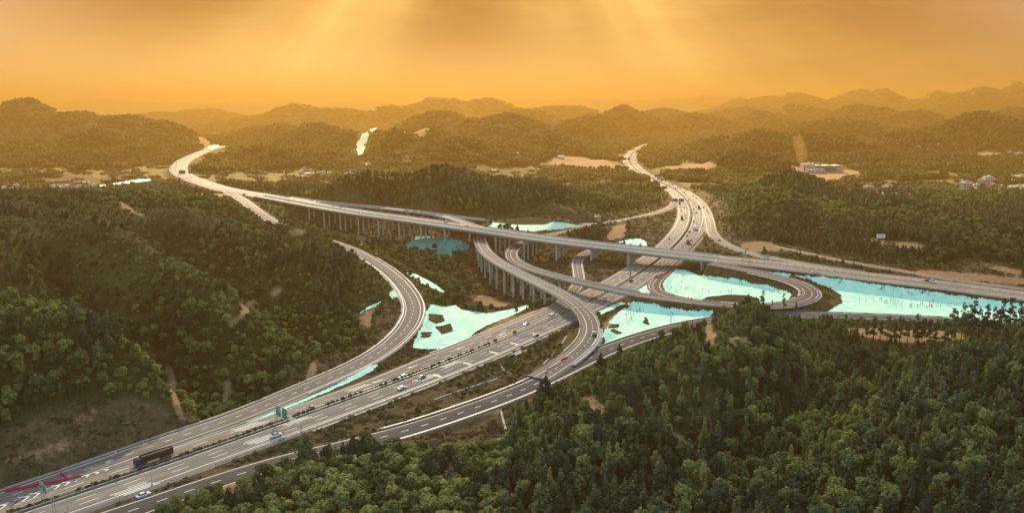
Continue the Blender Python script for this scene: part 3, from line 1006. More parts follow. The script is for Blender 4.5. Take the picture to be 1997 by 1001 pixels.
for k, r in R.items():
    mk, label = ROADINFO[k]
    h = r.half
    cutb = r.bridge
    spans, s = [], 0.0
    for a, b in sorted(cutb):
        if a - s > 4:
            spans.append((s, a))
        s = b
    if r.len - s > 4:
        spans.append((s, r.len))
    root = None
    for (a, b) in spans:
        o = ribbon('road', r, [-h - 1.2, -h, h, h + 1.2], [-.6, 0, 0, -.6], a, b, M[mk])
        if root is None:
            root = o
            tag(o, label, 'road', None, 'structure')
        else:
            o.parent = root
            o.name = 'paving'
    road_roots[k] = root
    mb = MB()
    for off, w, dash in LANES[k]:
        for (a, b) in spans:
            if k == 'R1':
                b = min(b, 1500)
                sa = r.pick(868, 709)[0]
                if off in (-9.2, -12.7):
                    if off == -12.7:
                        S_ = s_range(r, 0, sa, 4.0)
                        mb.strip([[r.at(s_, -float(R1_left(s_)) + 1.55, .035)[0], r.at(s_, -float(R1_left(s_)) + 1.25, .035)[0]] for s_ in S_])
                        off = -13.9
                    a = sa
            if b > a:
                stripes(mb, r, off, w, a, b, .035, dash)
    if mb.f:
        mb.build('lane_marking', M['paint'], root)
    # bridges
    for bi, (a, b) in enumerate(r.bridge):
        nm, lab = BRIDGEINFO[k]
        mid = r.at((a + b) / 2)[0]
        br = empty(nm, (0, 0, 0))
        tag(br, lab, 'bridge')
        bridge_roots[k] = br
        S = s_range(r, a, b, 3.0)
        th = 2.0 if k == 'R2' else 1.7
        if k == 'R2':   # twin decks
            profs = [(-h, -1.0), (1.0, h)]
        else:
            profs = [(-h, h)]
        for (l, q) in profs:
            rows = []
            for i, sv in enumerate(S):
                pr = [(l, -.04), (l, -.55), (l + 1.8, -th), (q - 1.8, -th), (q, -.55), (q, -.04)]
                rows.append([r.at(sv, o_, z_)[0] for o_, z_ in pr])
            d = MB()
            d.strip(rows, M['conc'])
            d.face(rows[0], M['conc'])
            d.face(rows[-1][::-1], M['conc'])
            d.build('deck', None, br)
            ribbon('road_surface', r, [l, q], [0, 0], a, b, M[mk], br)
        mb = MB()
        for off, w, dash in LANES[k]:
            stripes(mb, r, off, w, a, b, .035, dash)
        if mb.f:
            mb.build('lane_marking', M['paint'], br)
        # expansion joints
        for sj in np.arange(a, b + 1, 62.0):
            for (l, q) in profs:
                if k in ('R4', 'R5', 'R2'):
                    stripes_mb = MB()
                    rowa = [r.at(sj - .35, o_, .045)[0] for o_ in np.linspace(l + .4, q - .4, 4)]
                    rowb = [r.at(sj + .35, o_, .045)[0] for o_ in np.linspace(l + .4, q - .4, 4)]
                    stripes_mb.strip([rowb, rowa])
                    stripes_mb.build('expansion_joint', M['conc_pale'], br)
        # parapets
        edges = []
        for (l, q) in profs:
            edges += [l, q]
        for off in edges:
            sg = -1 if off < 0 else 1
            if k == 'R2' and abs(off) < 2:
                sg = -sg
            ok = others_clear(r, S, off, .2) if abs(off) > 2 else np.ones(len(S), bool)
            for run in runs(S, ok):
                rows = []
                for sv in run:
                    pr = [(off, -.5), (off, .95), (off - sg * .22, .95), (off - sg * .4, .02)]
                    if sg > 0:
                        pr = pr[::-1]
                    rows.append([r.at(sv, o_, z_)[0] for o_, z_ in pr])
                d = MB()
                d.strip(rows, M['conc_pale'])
                d.face(rows[0][::-1], M['conc_pale'])
                d.face(rows[-1], M['conc_pale'])
                d.build('parapet', None, br)
        # piers
        if k == 'R2':
            sp, cols, rad = 30.0, (-9.8, -3.6, 3.6, 9.8), .95
        elif k == 'R4':
            sp, cols, rad = 17.0, (-2.9, 2.9), .85
        elif k == 'R5':
            sp, cols, rad = 24.0, (-2.4, 2.4), .8
        else:
            sp, cols, rad = 30.0, (-3, 3), .8
        for sv in np.arange(a + (10 if k != 'R4' else 6), b - 5, sp):
            for grp in ((cols[:2], cols[2:]) if len(cols) == 4 else (cols,)):
                put = []
                for o_ in grp:
                    p = r.at(sv, o_)[0]
                    bad = False
                    for kk, q in R.items():
                        if kk == k:
                            continue
                        d2 = np.hypot(q.p[:, 0] - p[0], q.p[:, 1] - p[1])
                        j = int(np.argmin(d2))
                        if q.p[j, 2] < p[2] - 2.5 and d2[j] < q.half + .8 and not (kk == 'R1' and d2[j] < 1.3):
                            bad = True
                        if q.p[j, 2] > p[2] - 2.5 and q.on_bridge(q.s[j]) is False and d2[j] < q.half and q.p[j, 2] < p[2]:
                            bad = True
                    g = ground(p[0], p[1])
                    if not bad and p[2] - th - g > 1.2:
                        put.append((o_, p, g))
                if not put:
                    continue
                for o_, p, g in put:
                    d = MB()
                    d.tube((p[0], p[1], g - 1.0), (p[0], p[1], p[2] - th - .9), rad, rad * .96, 12)
                    d.build('pier', M['conc'], br)
                if len(put) > 1:
                    d = MB()
                    oa, ob = put[0][0] - 1.3, put[-1][0] + 1.3
                    q0, q1 = r.at(sv - .8, oa)[0], r.at(sv - .8, ob)[0]
                    q2, q3 = r.at(sv + .8, ob)[0], r.at(sv + .8, oa)[0]
                    z0, z1 = -th - 1.25, -th - .02
                    d.hexa([(q[0], q[1], q[2] + z0) for q in (q0, q1, q2, q3)], [(q[0], q[1], q[2] + z1) for q in (q0, q1, q2, q3)], M['conc'])
                    d.build('pier_cap', None, br)
        # abutments
        for sv, dr in ((a, -1), (b, 1)):
            p = r.at(sv)[0]
            g = ground(p[0], p[1])
            d = MB()
            s2 = sv + dr * 5.0
            q0, q1 = r.at(sv, -h - .4)[0], r.at(sv, h + .4)[0]
            q2, q3 = r.at(s2, h + .4)[0], r.at(s2, -h - .4)[0]
            if dr > 0:
                q0, q1, q2, q3 = q1, q0, q3, q2
            d.hexa([(q[0], q[1], q[2] - 8.0) for q in (q0, q1, q2, q3)], [(q[0], q[1], q[2] - .75) for q in (q0, q1, q2, q3)], M['conc_pale'])
            d.build('abutment', None, br)

# median of the expressway, concrete drains and aprons
ribbon('median', R['R1'], [-1.5, -1.4, 1.4, 1.5], [.02, .16, .16, .02], 0, R['R1'].len, M['median'], road_roots['R1'])
ribbon('concrete_apron', R['R1'], [15.7, 17.5], [.0, -.04], R['R1'].pick(640, 850)[0], R['R1'].pick(1090, 640)[0], M['conc'], road_roots['R1'])
ribbon('drain_edge', R['R11'], [-8.0, -7.9, -6.6, -6.5], [-.2, .2, .2, .04], 0, R['R11'].pick(728, 510)[0], M['conc_pale'], road_roots['R11'])
ribbon('drain_edge', R['R11'], [6.5, 7.1], [.05, .02], R['R11'].pick(300, 869)[0], R['R11'].pick(740, 520)[0], M['conc_pale'], road_roots['R11'])
ribbon('drain_edge', R['R4'], [-7.3, -7.2, -5.8, -5.65], [-.5, .15, .15, .05], R['R4'].marks[11] + 3, R['R4'].marks[15], M['conc_pale'], road_roots['R4'])
ribbon('drain_edge', R['R12'], [-8.4, -8.3, -7.2, -7.1], [-.3, .18, .18, -.1], R['R12'].pick(750, 857)[0], R['R12'].pick(1060, 745)[0], M['conc_pale'], road_roots['R12'])
ribbon('drain_edge', R['R5'], [-7.8, -6.2], [-.3, -.25], R['R5'].marks[19], R['R5'].marks[28], M['conc_pale'], road_roots['R5'])
ribbon('drain_edge', R['R5'], [5.6, 6.6], [-.25, -.3], R['R5'].marks[21], R['R5'].marks[29], M['conc_pale'], road_roots['R5'])
ribbon('median', R['R2'], [-.95, -.9, .9, .95], [.02, .14, .14, .02], 0, R['R2'].bridge[0][0], M['median'], road_roots['R2'])

# gore chevrons beside the red barriers, slow-down bars and arrows
r1 = R['R1']
mb = MB()
for px, py in [(10, 988), (26, 982), (42, 977), (57, 971), (73, 966), (88, 960), (103, 955), (118, 949), (132, 944), (146, 939), (160, 934), (174, 929), (188, 925), (201, 921)]:
    s, off, w = r1.pick(px, py)
    wd = .9 + 1.3 * sstep(205, 60, px)
    for sgn in (1, -1):
        a = r1.at(s, off, .11)[0]
        pts = [r1.at(s, off, .22)[0], r1.at(s + .8, off, .22)[0], r1.at(s + .8 - wd * 1.2, off + sgn * wd, .22)[0], r1.at(s - wd * 1.2, off + sgn * wd, .22)[0]]
        mb.face(pts if sgn > 0 else pts[::-1])
mb.build('chevron_marking', M['paint'], road_roots['R1'])
mb = MB()
for px, py, n_ in [(500, 862, 4), (480, 835, 4), (700, 758, 3), (830, 738, 4), (570, 826, 3), (880, 712, 3), (1010, 690, 3), (250, 960, 4)]:
    s, off, w = r1.pick(px, py)
    for j in range(n_):
        stripes(mb, r1, off - 1.6 + 1.1 * j, .42, s - 6 + j, s + 6 + j, .04)
for px, py in [(743, 742), (898, 680), (805, 716), (1046, 618), (985, 650)]:
    s, off, w = r1.pick(px, py)
    stripes(mb, r1, off, .5, s - 2, s + 2.4, .045)
    a, b, c2 = r1.at(s - 4.2, off, .045)[0], r1.at(s - 2, off - .9, .045)[0], r1.at(s - 2, off + .9, .045)[0]
    mb.face([a, c2, b])
mb.build('arrow_marking', M['paint'], road_roots['R1'])
mb = MB()
for px, py in [(836, 744), (895, 716), (948, 696), (985, 676), (1030, 656)]:
    s, off, w = r1.pick(px, py)
    for j in range(5):
        mb.strip([[r1.at(s + 6 - j * .05, o_, .042)[0] for o_ in (8.0 + j * 1.1, 7.0 + j * 1.1)], [r1.at(s + 5.4 + 2.2, o_, .042)[0] for o_ in (8.0 + j * 1.1, 7.0 + j * 1.1)]][::-1])
mb.build('cream_speed_marking', M['yellow'], road_roots['R1'])


# ---------------------------------------------------------------- guard rails
def guardrail(key, off, s0, s1, label, posts=True, mat='steel', hgt=.75):
    r = R[key]
    S = s_range(r, s0, s1, 4.0)
    S = np.array([s for s in S if not r.on_bridge(s)])
    ok = others_clear(r, S, off, .3)
    root = empty('guardrail', tuple(r.at(S[0], off)[0]))
    o0 = Vector(root.location)
    any_ = False
    npost = 0
    pm = MB()
    pm.box((0, 0, .3), (.16, .12, .9))
    pme = pm.mesh('post', M['dark_steel'])
    for run in runs(S, ok):
        rows = []
        for sv in run:
            sg = .09
            pr = [(off - sg, hgt - .34), (off - sg, hgt), (off + sg, hgt), (off + sg, hgt - .34)]
            rows.append([Vector(r.at(sv, a, b)[0]) - o0 for a, b in pr])
        d = MB()
        d.strip(rows, M[mat], closed=True)
        d.build('rail', None, root)
        any_ = True
        if posts:
            for sv in run:
                if npost < 100 and r.at(sv)[0][1] < 620:
                    q = Vector(r.at(sv, off)[0]) - o0
                    c_ = link('post', pme, root, q, r.heading(sv))
                    npost += 1
    if any_:
        tag(root, label, 'guardrail')
    else:
        bpy.data.objects.remove(root)
    return root


guardrail('R1', 15.3, R['R1'].pick(420, 905)[0], R['R1'].pick(1270, 545)[0], 'steel guardrail with dark posts along the lower edge of the expressway')
guardrail('R1', -15.3, R['R1'].pick(880, 704)[0], R['R1'].pick(1130, 575)[0], 'steel guardrail along the upper edge of the expressway beside the teal nets', False)
guardrail('R1', -1.15, 0, R['R1'].pick(1240, 535)[0], 'thin steel rail on the upper side of the hedge median', False)
guardrail('R1', 1.15, 0, R['R1'].pick(1240, 535)[0], 'thin steel rail on the lower side of the hedge median', False)
guardrail('R11', -6.2, 0, R['R11'].pick(720, 506)[0], 'steel guardrail on the hill side of the valley ramp', False)
guardrail('R11', 6.2, R['R11'].pick(300, 869)[0], R['R11'].pick(720, 506)[0], 'steel guardrail on the valley side of the ramp round the hill', False)
guardrail('R12', -6.4, R['R12'].pick(760, 852)[0], R['R12'].pick(1040, 752)[0], 'steel guardrail beside the dry grass triangle on the dark lower ramp', False)
guardrail('R12', 6.4, R['R12'].pick(760, 852)[0], R['R12'].pick(1300, 646)[0], 'steel guardrail on the forest side of the dark lower ramp', False)
guardrail('R12', -6.4, R['R12'].pick(1180, 684)[0], R['R12'].len - 10, 'steel guardrail between the lower ramp and the wide teal nets', False)
guardrail('R4', -5.4, R['R4'].marks[11], R['R4'].len - 4, 'steel guardrail on the outer side of the landing ramp by the dry grass', False)
guardrail('R4', 5.4, R['R4'].marks[11], R['R4'].marks[14], 'short steel guardrail behind the tow truck', False)
guardrail('R5', 5.0, R['R5'].marks[16], R['R5'].len - 2, 'steel guardrail round the outside of the loop ramp', False)
guardrail('R5', -5.0, R['R5'].marks[16], R['R5'].len - 2, 'steel guardrail round the inside of the loop ramp', False)
guardrail('R5', 5.0, 0, R['R5'].marks[8], 'steel guardrail on the near side of the dusty ramp behind the viaduct', False)
guardrail('R2', -13.0, 0, R['R2'].bridge[0][0], 'steel guardrail on the teal net side of the upper highway', False)
guardrail('R2', 13.0, 0, R['R2'].bridge[0][0], 'steel guardrail on the far side of the upper highway', False)
guardrail('R8', -4.9, R['R8'].marks[4], R['R8'].len - 5, 'steel guardrail on the inner curve of the far exit ramp', False)
guardrail('R8', 4.9, R['R8'].marks[2], R['R8'].len - 5, 'steel guardrail on the outer curve of the far exit ramp', False)
guardrail('R7', -4.0, R['R7'].marks[5], R['R7'].marks[10], 'steel guardrail beside the expressway on the small inner loop', False)
guardrail('R7', 4.0, R['R7'].marks[5], R['R7'].marks[10], 'steel guardrail on the teal basin side of the small inner loop', False)
guardrail('R6', -3.9, R['R6'].marks[3], R['R6'].marks[7], 'steel guardrail on the valley side of the short side ramp', False)
guardrail('R6', 3.9, R['R6'].marks[3], R['R6'].marks[7], 'steel guardrail on the expressway side of the short side ramp', False)

# dark median barrier of the far part of the expressway
r = R['R1']
s0, s1 = r.pick(1112, 606)[0], r.pick(1262, 283)[0]
d = MB()
S = s_range(r, s0, s1, 6.0)
d.strip([[r.at(sv, a, b)[0] for a, b in ((-.5, .1), (-.28, 1.15), (.28, 1.15), (.5, .1))] for sv in S], simple('dark_concrete_barrier', (.09, .08, .065), .9, .3, .4))
tag(d.build('median_barrier'), 'dark concrete barrier dividing the far reach of the expressway', 'barrier')

# ---------------------------------------------------------------- nets
def net_mat(name, c1, c2, c3):
    m, nt, bs, out = mat_new(name)
    a = noise_node(nt, .22, 6, .7, 'Object', (1, .35, 1))
    b = noise_node(nt, 1.6, 4, .7, 'Object', (.6, 1.5, 1))
    rp = ramp_node(nt, a.outputs[0], [(.28, c2), (.5, c1), (.72, c3)])
    col = mixc(nt, .55, rp.outputs[0], ramp_node(nt, b.outputs[0], [(.28, (.5, .66, .66)), (.6, (1.1, 1.06, 1.06))]).outputs[0], 'MULTIPLY')
    # seams where the laid strips overlap, and thin places where the soil shows through
    tcn = sh(nt, 'ShaderNodeTexCoord')
    wv = sh(nt, 'ShaderNodeTexWave', wave_type='BANDS', bands_direction='DIAGONAL')
    wv.inputs['Scale'].default_value = .045
    wv.inputs['Distortion'].default_value = 2.2
    wv.inputs['Detail'].default_value = 3
    wv.inputs['Detail Scale'].default_value = 2.5
    nt.links.new(tcn.outputs['Object'], wv.inputs[0])
    seam = ramp_node(nt, wv.outputs[0], [(.0, (.55, .62, .62)), (.07, (1, 1, 1))]).outputs[0]
    col = mixc(nt, .32, col, seam, 'MULTIPLY')
    th = noise_node(nt, .35, 7, .75)
    tm = ramp_node(nt, th.outputs[0], [(.60, (0, 0, 0)), (.72, (1, 1, 1))]).outputs[0]
    col = mixc(nt, math_node(nt, 'MULTIPLY', tm, .5), col, (c2[0] * .6 + .05, c2[1] * .5, c2[2] * .4))
    nt.links.new(col, bs.inputs['Base Color'])
    bs.inputs['Roughness'].default_value = .7
    bs.inputs['Specular IOR Level'].default_value = .2
    bp = sh(nt, 'ShaderNodeBump')
    bp.inputs['Strength'].default_value = .9
    bp.inputs['Distance'].default_value = .5
    nt.links.new(b.outputs[0], bp.inputs['Height'])
    nt.links.new(bp.outputs[0], bs.inputs['Normal'])
    return m


M['net'] = net_mat('teal_ground_net', (.55, .93, .70), (.32, .82, .60), (.74, .96, .80))
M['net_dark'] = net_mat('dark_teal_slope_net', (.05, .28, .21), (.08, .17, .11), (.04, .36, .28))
M['net_pale'] = net_mat('pale_green_net', (.50, .80, .56), (.44, .72, .46), (.60, .84, .66))
NETS = [
    ('net', [(842, 595), (890, 596), (900, 605), (950, 612), (985, 607), (1030, 596), (1033, 602), (985, 624), (940, 643), (912, 662), (870, 682), (835, 684), (803, 680), (808, 665), (822, 640), (828, 615)],
     'teal ground net with brown bare gaps between the hill ramp and the expressway', [[(836, 616), (862, 616), (866, 628), (850, 634), (836, 626)], [(850, 640), (880, 634), (882, 648), (862, 654)], [(822, 652), (840, 650), (836, 660), (822, 660)]]),
    ('net', [(474, 826), (500, 814), (560, 789), (640, 756), (690, 732), (720, 715), (740, 713), (726, 729), (680, 750), (600, 784), (530, 814), (480, 829)], 'long narrow strip of teal net along the upper edge of the expressway', []),
    ('net', [(757, 575), (770, 553), (780, 560), (788, 578), (793, 597), (786, 592), (775, 582), (765, 586)], 'small teal net patch inside the bend of the hill ramp', []),
    ('net', [(724, 597), (750, 588), (730, 604), (712, 608), (696, 622), (704, 610)], 'thin teal net edging the brown cut slope on the left bend', []),
    ('net', [(790, 532), (812, 536), (850, 556), (873, 573), (862, 572), (830, 558), (800, 541)], 'slim teal net strip sloping down into the valley right of the hill ramp', []),
    ('net_dark', [(778, 486), (812, 461), (860, 465), (900, 470), (917, 478), (914, 488), (885, 500), (842, 510), (836, 503), (853, 490), (838, 489), (818, 496), (800, 490)], 'dark teal net on the steep slope under the long viaduct', []),
    ('net_pale', [(925, 440), (960, 434.5), (1060, 439.5), (1150, 440), (1110, 447), (1070, 452), (1040, 453.5), (985, 448)], 'pale mint net behind the long viaduct', []),
    ('net', [(1203, 474), (1230, 467), (1251, 466), (1263, 474), (1262, 481), (1235, 482)], 'little teal net heap poking up behind the viaduct near the far expressway', []),
    ('net', [(1318, 526), (1335, 527), (1375, 537), (1440, 545), (1500, 556), (1535, 567), (1545, 575), (1540, 586), (1520, 594), (1480, 596), (1476, 584), (1460, 578), (1420, 577), (1380, 581), (1350, 584), (1308, 577), (1295, 568), (1291, 555), (1301, 540)],
     'large teal net covering the basin inside the loop ramp', []),
    ('net', [(1178, 677), (1176, 648), (1186, 629), (1215, 602), (1235, 590), (1290, 599), (1345, 606), (1394, 610), (1385, 620), (1355, 632), (1320, 637), (1270, 649), (1220, 662)],
     'triangular teal net between the curved ramp and the dark lower ramp', [[(1188, 634), (1207, 635), (1206, 642), (1187, 642)], [(1255, 632), (1259, 618), (1265, 636), (1258, 634)], [(1196, 644), (1215, 653), (1206, 655), (1190, 648)]]),
    ('net', [(1168, 608), (1212, 590), (1236, 581), (1228, 591), (1202, 603), (1172, 617)], 'teal lined gutter strip beside the expressway under the slim flyover', []),
    ('net', [(1235, 566), (1270, 549), (1272, 560), (1268, 575), (1240, 571)], 'small teal net wedge between expressway and inner loop', []),
    ('net', [(1563, 539), (1600, 541), (1700, 556), (1800, 568), (1900, 581), (2060, 602), (2060, 638), (1900, 624), (1800, 620), (1700, 615.5), (1606, 611), (1640, 592), (1638, 576), (1622, 566), (1595, 556)],
     'widest teal net filling the flat between upper highway and pine row', []),
    ('net', [(1398, 519), (1450, 524.5), (1500, 530.5), (1555, 539), (1590, 547), (1612, 560), (1594, 553), (1540, 541), (1480, 533), (1430, 526)], 'thin teal net strip between the upper highway and the top of the loop', []),
    ('net', [(1127, 652), (1136, 651), (1130, 676), (1106, 697), (1098, 700), (1118, 680)], 'narrow teal net on the outer verge of the curved ramp landing', []),
    ('net', [(1168, 652), (1182, 652), (1168, 684), (1152, 696), (1160, 680)], 'small teal net strip beside the tow truck', []),
    ('net_straw', [(737, 249), (721, 252), (704, 265), (693, 284), (694, 300), (706, 311), (713, 291), (721, 272)], 'far pale green net strip running down a distant hill', []),
    ('net_straw', [(397, 292), (415, 283), (428, 284), (428, 290), (412, 298)], 'pale green net on the distant cutting above the left highway bend', []),
]
M['net_straw'] = net_mat('straw_green_net', (.62, .72, .38), (.54, .64, .32), (.70, .76, .46))
NETPOLY = []
for key, pix, label, holes in NETS:
    w = wpoly(pix)
    if len(w) < 3:
        continue
    NETPOLY.append(w)
    hp = [wpoly(q) for q in holes]
    xs, yv = np.array([q[0] for q in w]), np.array([q[1] for q in w])
    far = yv.mean() > 1200
    ds = 5.0 if far else (0.7 if yv.mean() < 560 else 1.0)
    gx_ = np.arange(xs.min() - 1, xs.max() + 1, ds)
    gy_ = np.arange(yv.min() - 1, yv.max() + 1, ds)
    XX, YY = np.meshgrid(gx_, gy_)
    # ragged outline
    JX = XX + 1.6 * (fbm(XX / 5.0, YY / 5.0, 3, 3) - .5) * (1 if not far else 4)
    JY = YY + 1.6 * (fbm(XX / 5.0, YY / 5.0, 6, 3) - .5) * (1 if not far else 4)
    keep = inpoly(JX, JY, w)
    for q in hp:
        if len(q) > 2:
            keep &= ~inpoly(JX, JY, q)
    if not far:
        rd = samp(ROADALL, XX, YY)
        if not label.startswith('long narrow'):
            keep &= samp(ROADD, XX, YY) > .5
    zz = samp(ZT, XX, YY) + .36 + .35 * np.clip(ridged(XX / 4.0, YY / 7.0, 12, 3) - .6, 0, 1) + (1.5 if far else 0)
    ni = XX.shape[1]
    cell = keep[:-1, :-1] & keep[1:, 1:] & keep[:-1, 1:] & keep[1:, :-1]
    jj, ii = np.nonzero(cell)
    if len(jj) == 0:
        continue
    a = jj * ni + ii
    quads = np.stack([a, a + 1, a + ni + 1, a + ni], 1)
    used, inv = np.unique(quads.ravel(), return_inverse=True)
    V = np.stack([XX.ravel()[used], YY.ravel()[used], zz.ravel()[used]], 1)
    me = np_mesh('ground_net', V, inv.reshape(-1, 4))
    me.materials.append(M[key])
    tag(link('ground_net', me), label, 'ground net')

# ---------------------------------------------------------------- trees
def leaf_mat(name, dark, mid, light, trans=.34):
    m, nt, bs, out = mat_new(name)
    oi = sh(nt, 'ShaderNodeObjectInfo')
    ge = sh(nt, 'ShaderNodeNewGeometry')
    n1 = sh(nt, 'ShaderNodeTexNoise')
    n1.inputs['Scale'].default_value = .012
    n1.inputs['Detail'].default_value = 3
    nt.links.new(ge.outputs['Position'], n1.inputs['Vector'])
    n2 = sh(nt, 'ShaderNodeTexNoise')
    n2.inputs['Scale'].default_value = .7
    n2.inputs['Detail'].default_value = 3
    nt.links.new(ge.outputs['Position'], n2.inputs['Vector'])
    v = math_node(nt, 'ADD', math_node(nt, 'MULTIPLY', oi.outputs['Random'], .6), math_node(nt, 'MULTIPLY', n1.outputs[0], .4))
    v = math_node(nt, 'ADD', v, math_node(nt, 'MULTIPLY', math_node(nt, 'SUBTRACT', n2.outputs[0], .5), .7))
    v = math_node(nt, 'ADD', math_node(nt, 'MULTIPLY', math_node(nt, 'SUBTRACT', v, .5), 1.5), .5)
    rp = ramp_node(nt, v, [(.15, dark), (.5, mid), (.85, light)])
    nt.links.new(rp.outputs[0], bs.inputs['Base Color'])
    bs.inputs['Roughness'].default_value = .75
    bs.inputs['Specular IOR Level'].default_value = .2
    tr = sh(nt, 'ShaderNodeBsdfTranslucent')
    nt.links.new(mixc(nt, 1.0, rp.outputs[0], (1.35, 1.6, .75), 'MULTIPLY'), tr.inputs[0])
    ms = sh(nt, 'ShaderNodeMixShader')
    ms.inputs[0].default_value = trans
    nt.links.new(bs.outputs[0], ms.inputs[1])
    nt.links.new(tr.outputs[0], ms.inputs[2])
    nt.links.new(ms.outputs[0], out.inputs[0])
    return m


M['leaf'] = leaf_mat('broadleaf_foliage', (.021, .042, .026), (.056, .088, .038), (.175, .195, .066))
M['leaf_dark'] = leaf_mat('dark_evergreen_foliage', (.017, .030, .019), (.038, .058, .030), (.095, .118, .050), .15)
M['leaf_scrub'] = leaf_mat('olive_scrub_foliage', (.038, .058, .024), (.105, .130, .044), (.23, .235, .08))
M['leaf_far'] = leaf_mat('distant_forest_foliage', (.022, .027, .010), (.052, .054, .018), (.12, .105, .034))
M['leaf_dry'] = leaf_mat('dry_brown_weeds', (.03, .026, .013), (.075, .058, .028), (.16, .12, .06), .15)
M['bark'] = simple('grey_brown_bark', (.11, .085, .06), .95, .35, 1.5)


def leaf_cloud(lobes, nleaf, size, seed, flat=.5):
    """many small leaf-clump faces spread over a set of (x, y, z, rx, rz) lobes"""
    rg = np.random.default_rng(seed)
    w = np.array([l[3] ** 2 for l in lobes])
    w = w / w.sum()
    which = rg.choice(len(lobes), nleaf, p=w)
    V, Fc = [], []
    for q in range(nleaf):
        x, y, z, rx, rz = lobes[which[q]]
        d = rg.normal(size=3)
        d /= np.linalg.norm(d)
        if d[2] < -.35:
            d[2] *= -.6
        rad = .62 + .42 * rg.random() ** .6
        c = np.array([x + d[0] * rx * rad, y + d[1] * rx * rad, z + d[2] * rz * rad])
        nn = d + rg.normal(size=3) * .55
        nn[2] += .25
        nn /= np.linalg.norm(nn)
        t = np.cross(nn, rg.normal(size=3))
        t /= np.linalg.norm(t) + 1e-9
        b = np.cross(nn, t)
        s = size * (.6 + .8 * rg.random())
        k = len(V)
        a1, a2 = s * (.5 + .25 * rg.random()), s * (.4 + .25 * rg.random())
        for (u, v_, w_) in ((-1, -.55, 0), (.1, -1, .12), (1, .0, -.1), (.35, .95, .1), (-.7, .75, -.05)):
            p = c + t * a1 * u + b * a2 * v_ + nn * s * w_
            V.append(tuple(p))
        Fc.append((k, k + 1, k + 2, k + 3, k + 4))
    return V, Fc


def crown_mesh(name, lobes, nleaf, size, seed, mat):
    V, Fc = leaf_cloud(lobes, nleaf, size, seed)
    me = bpy.data.meshes.new(name)
    me.from_pydata(V, [], Fc)
    me.materials.append(mat)
    me.update()
    return me


def lobes_round(seed, hgt, rad, n=7):
    rg = np.random.default_rng(seed)
    L = [(0, 0, hgt * .68, rad * .75, hgt * .26)]
    for k in range(n):
        a = 2 * math.pi * k / n + rg.random()
        rr = rad * (.35 + .45 * rg.random())
        L.append((rr * math.cos(a), rr * math.sin(a), hgt * (.26 + .52 * rg.random()), rad * (.32 + .28 * rg.random()), hgt * (.12 + .1 * rg.random())))
    return L


def lobes_cone(seed, hgt, rad, n=7):
    rg = np.random.default_rng(seed)
    L = []
    for k in range(n):
        t = k / (n - 1)
        a = rg.random() * 6.28
        rr = rad * (1 - t) * .3
        L.append((rr * math.cos(a), rr * math.sin(a), hgt * (.22 + .72 * t), rad * (1 - .82 * t) * (.8 + .4 * rg.random()), hgt * .12))
    return L


def lobes_pine(seed, hgt, rad, n=9, base=.42):
    rg = np.random.default_rng(seed)
    L = []
    for k in range(n):
        t = k / (n - 1)
        a = rg.random() * 6.28
        rr = rad * (.1 + .6 * rg.random()) * (1 - t * .8)
        L.append((rr * math.cos(a), rr * math.sin(a), hgt * (base + (1 - base) * t * .96), rad * (.32 + .36 * rg.random()) * (1 - .55 * t), hgt * .045))
    return L


def trunk_mesh(name, hgt, r0, seed, limbs, top=.85):
    rg = np.random.default_rng(seed)
    d = MB()
    d.tube((0, 0, -.6), (0, 0, hgt * .45), r0, r0 * .7, 6)
    lean = rg.normal(size=2) * .02 * hgt
    d.tube((0, 0, hgt * .45), (lean[0], lean[1], hgt * top), r0 * .7, r0 * .25, 6)
    for l in limbs[:6]:
        z0 = min(hgt * top, max(hgt * .2, l[2] - hgt * .15))
        d.tube((lean[0] * z0 / hgt, lean[1] * z0 / hgt, z0), (l[0], l[1], l[2]), r0 * .32, r0 * .12, 5)
    return d.mesh(name, M['bark'])


KINDS = {}


def make_kind(key, n, lob, hgt, rad, nleaf, size, mat, r0, top=.85, **kw):
    out = []
    for v in range(n):
        sd_ = hash((key, v)) % 1000 if False else (sum(map(ord, key)) * 7 + v * 13)
        L = lob(sd_, hgt, rad, **kw)
        out.append((crown_mesh('crown', L, nleaf, size, sd_ + 1, mat), trunk_mesh('trunk', hgt, r0, sd_ + 2, L, top)))
    KINDS[key] = out


make_kind('round', 5, lobes_round, 8.0, 2.6, 360, .68, M['leaf'], .2)
make_kind('scrub', 4, lobes_round, 4.2, 2.1, 200, .7, M['leaf_scrub'], .12)
make_kind('dark', 4, lobes_cone, 9.0, 2.7, 340, .8, M['leaf_dark'], .2, .95)
make_kind('pine', 6, lobes_pine, 14.0, 3.1, 300, .62, M['leaf_dark'], .22, .97)
make_kind('spire', 4, lobes_cone, 9.5, 2.0, 300, .66, M['leaf'], .18, .95)
make_kind('tall', 3, lobes_round, 10.5, 2.4, 360, .7, M['leaf'], .22)

proto = bpy.data.collections.new('tree_prototypes')      # not linked to the scene: only the scattered forests draw from it
proto_names = []


def add_proto(name, me_list):
    V, Fc, mi, mats = [], [], [], []
    for me in me_list:
        b = len(V)
        V += [tuple(v.co) for v in me.vertices]
        mt = me.materials[0]
        if mt not in mats:
            mats.append(mt)
        for p in me.polygons:
            Fc.append(tuple(b + i for i in p.vertices))
            mi.append(mats.index(mt))
    m2 = bpy.data.meshes.new(name)
    m2.from_pydata(V, [], Fc)
    for mt in mats:
        m2.materials.append(mt)
    m2.polygons.foreach_set('material_index', mi)
    m2.update()
    o = bpy.data.objects.new(name, m2)
    proto.objects.link(o)
    return o


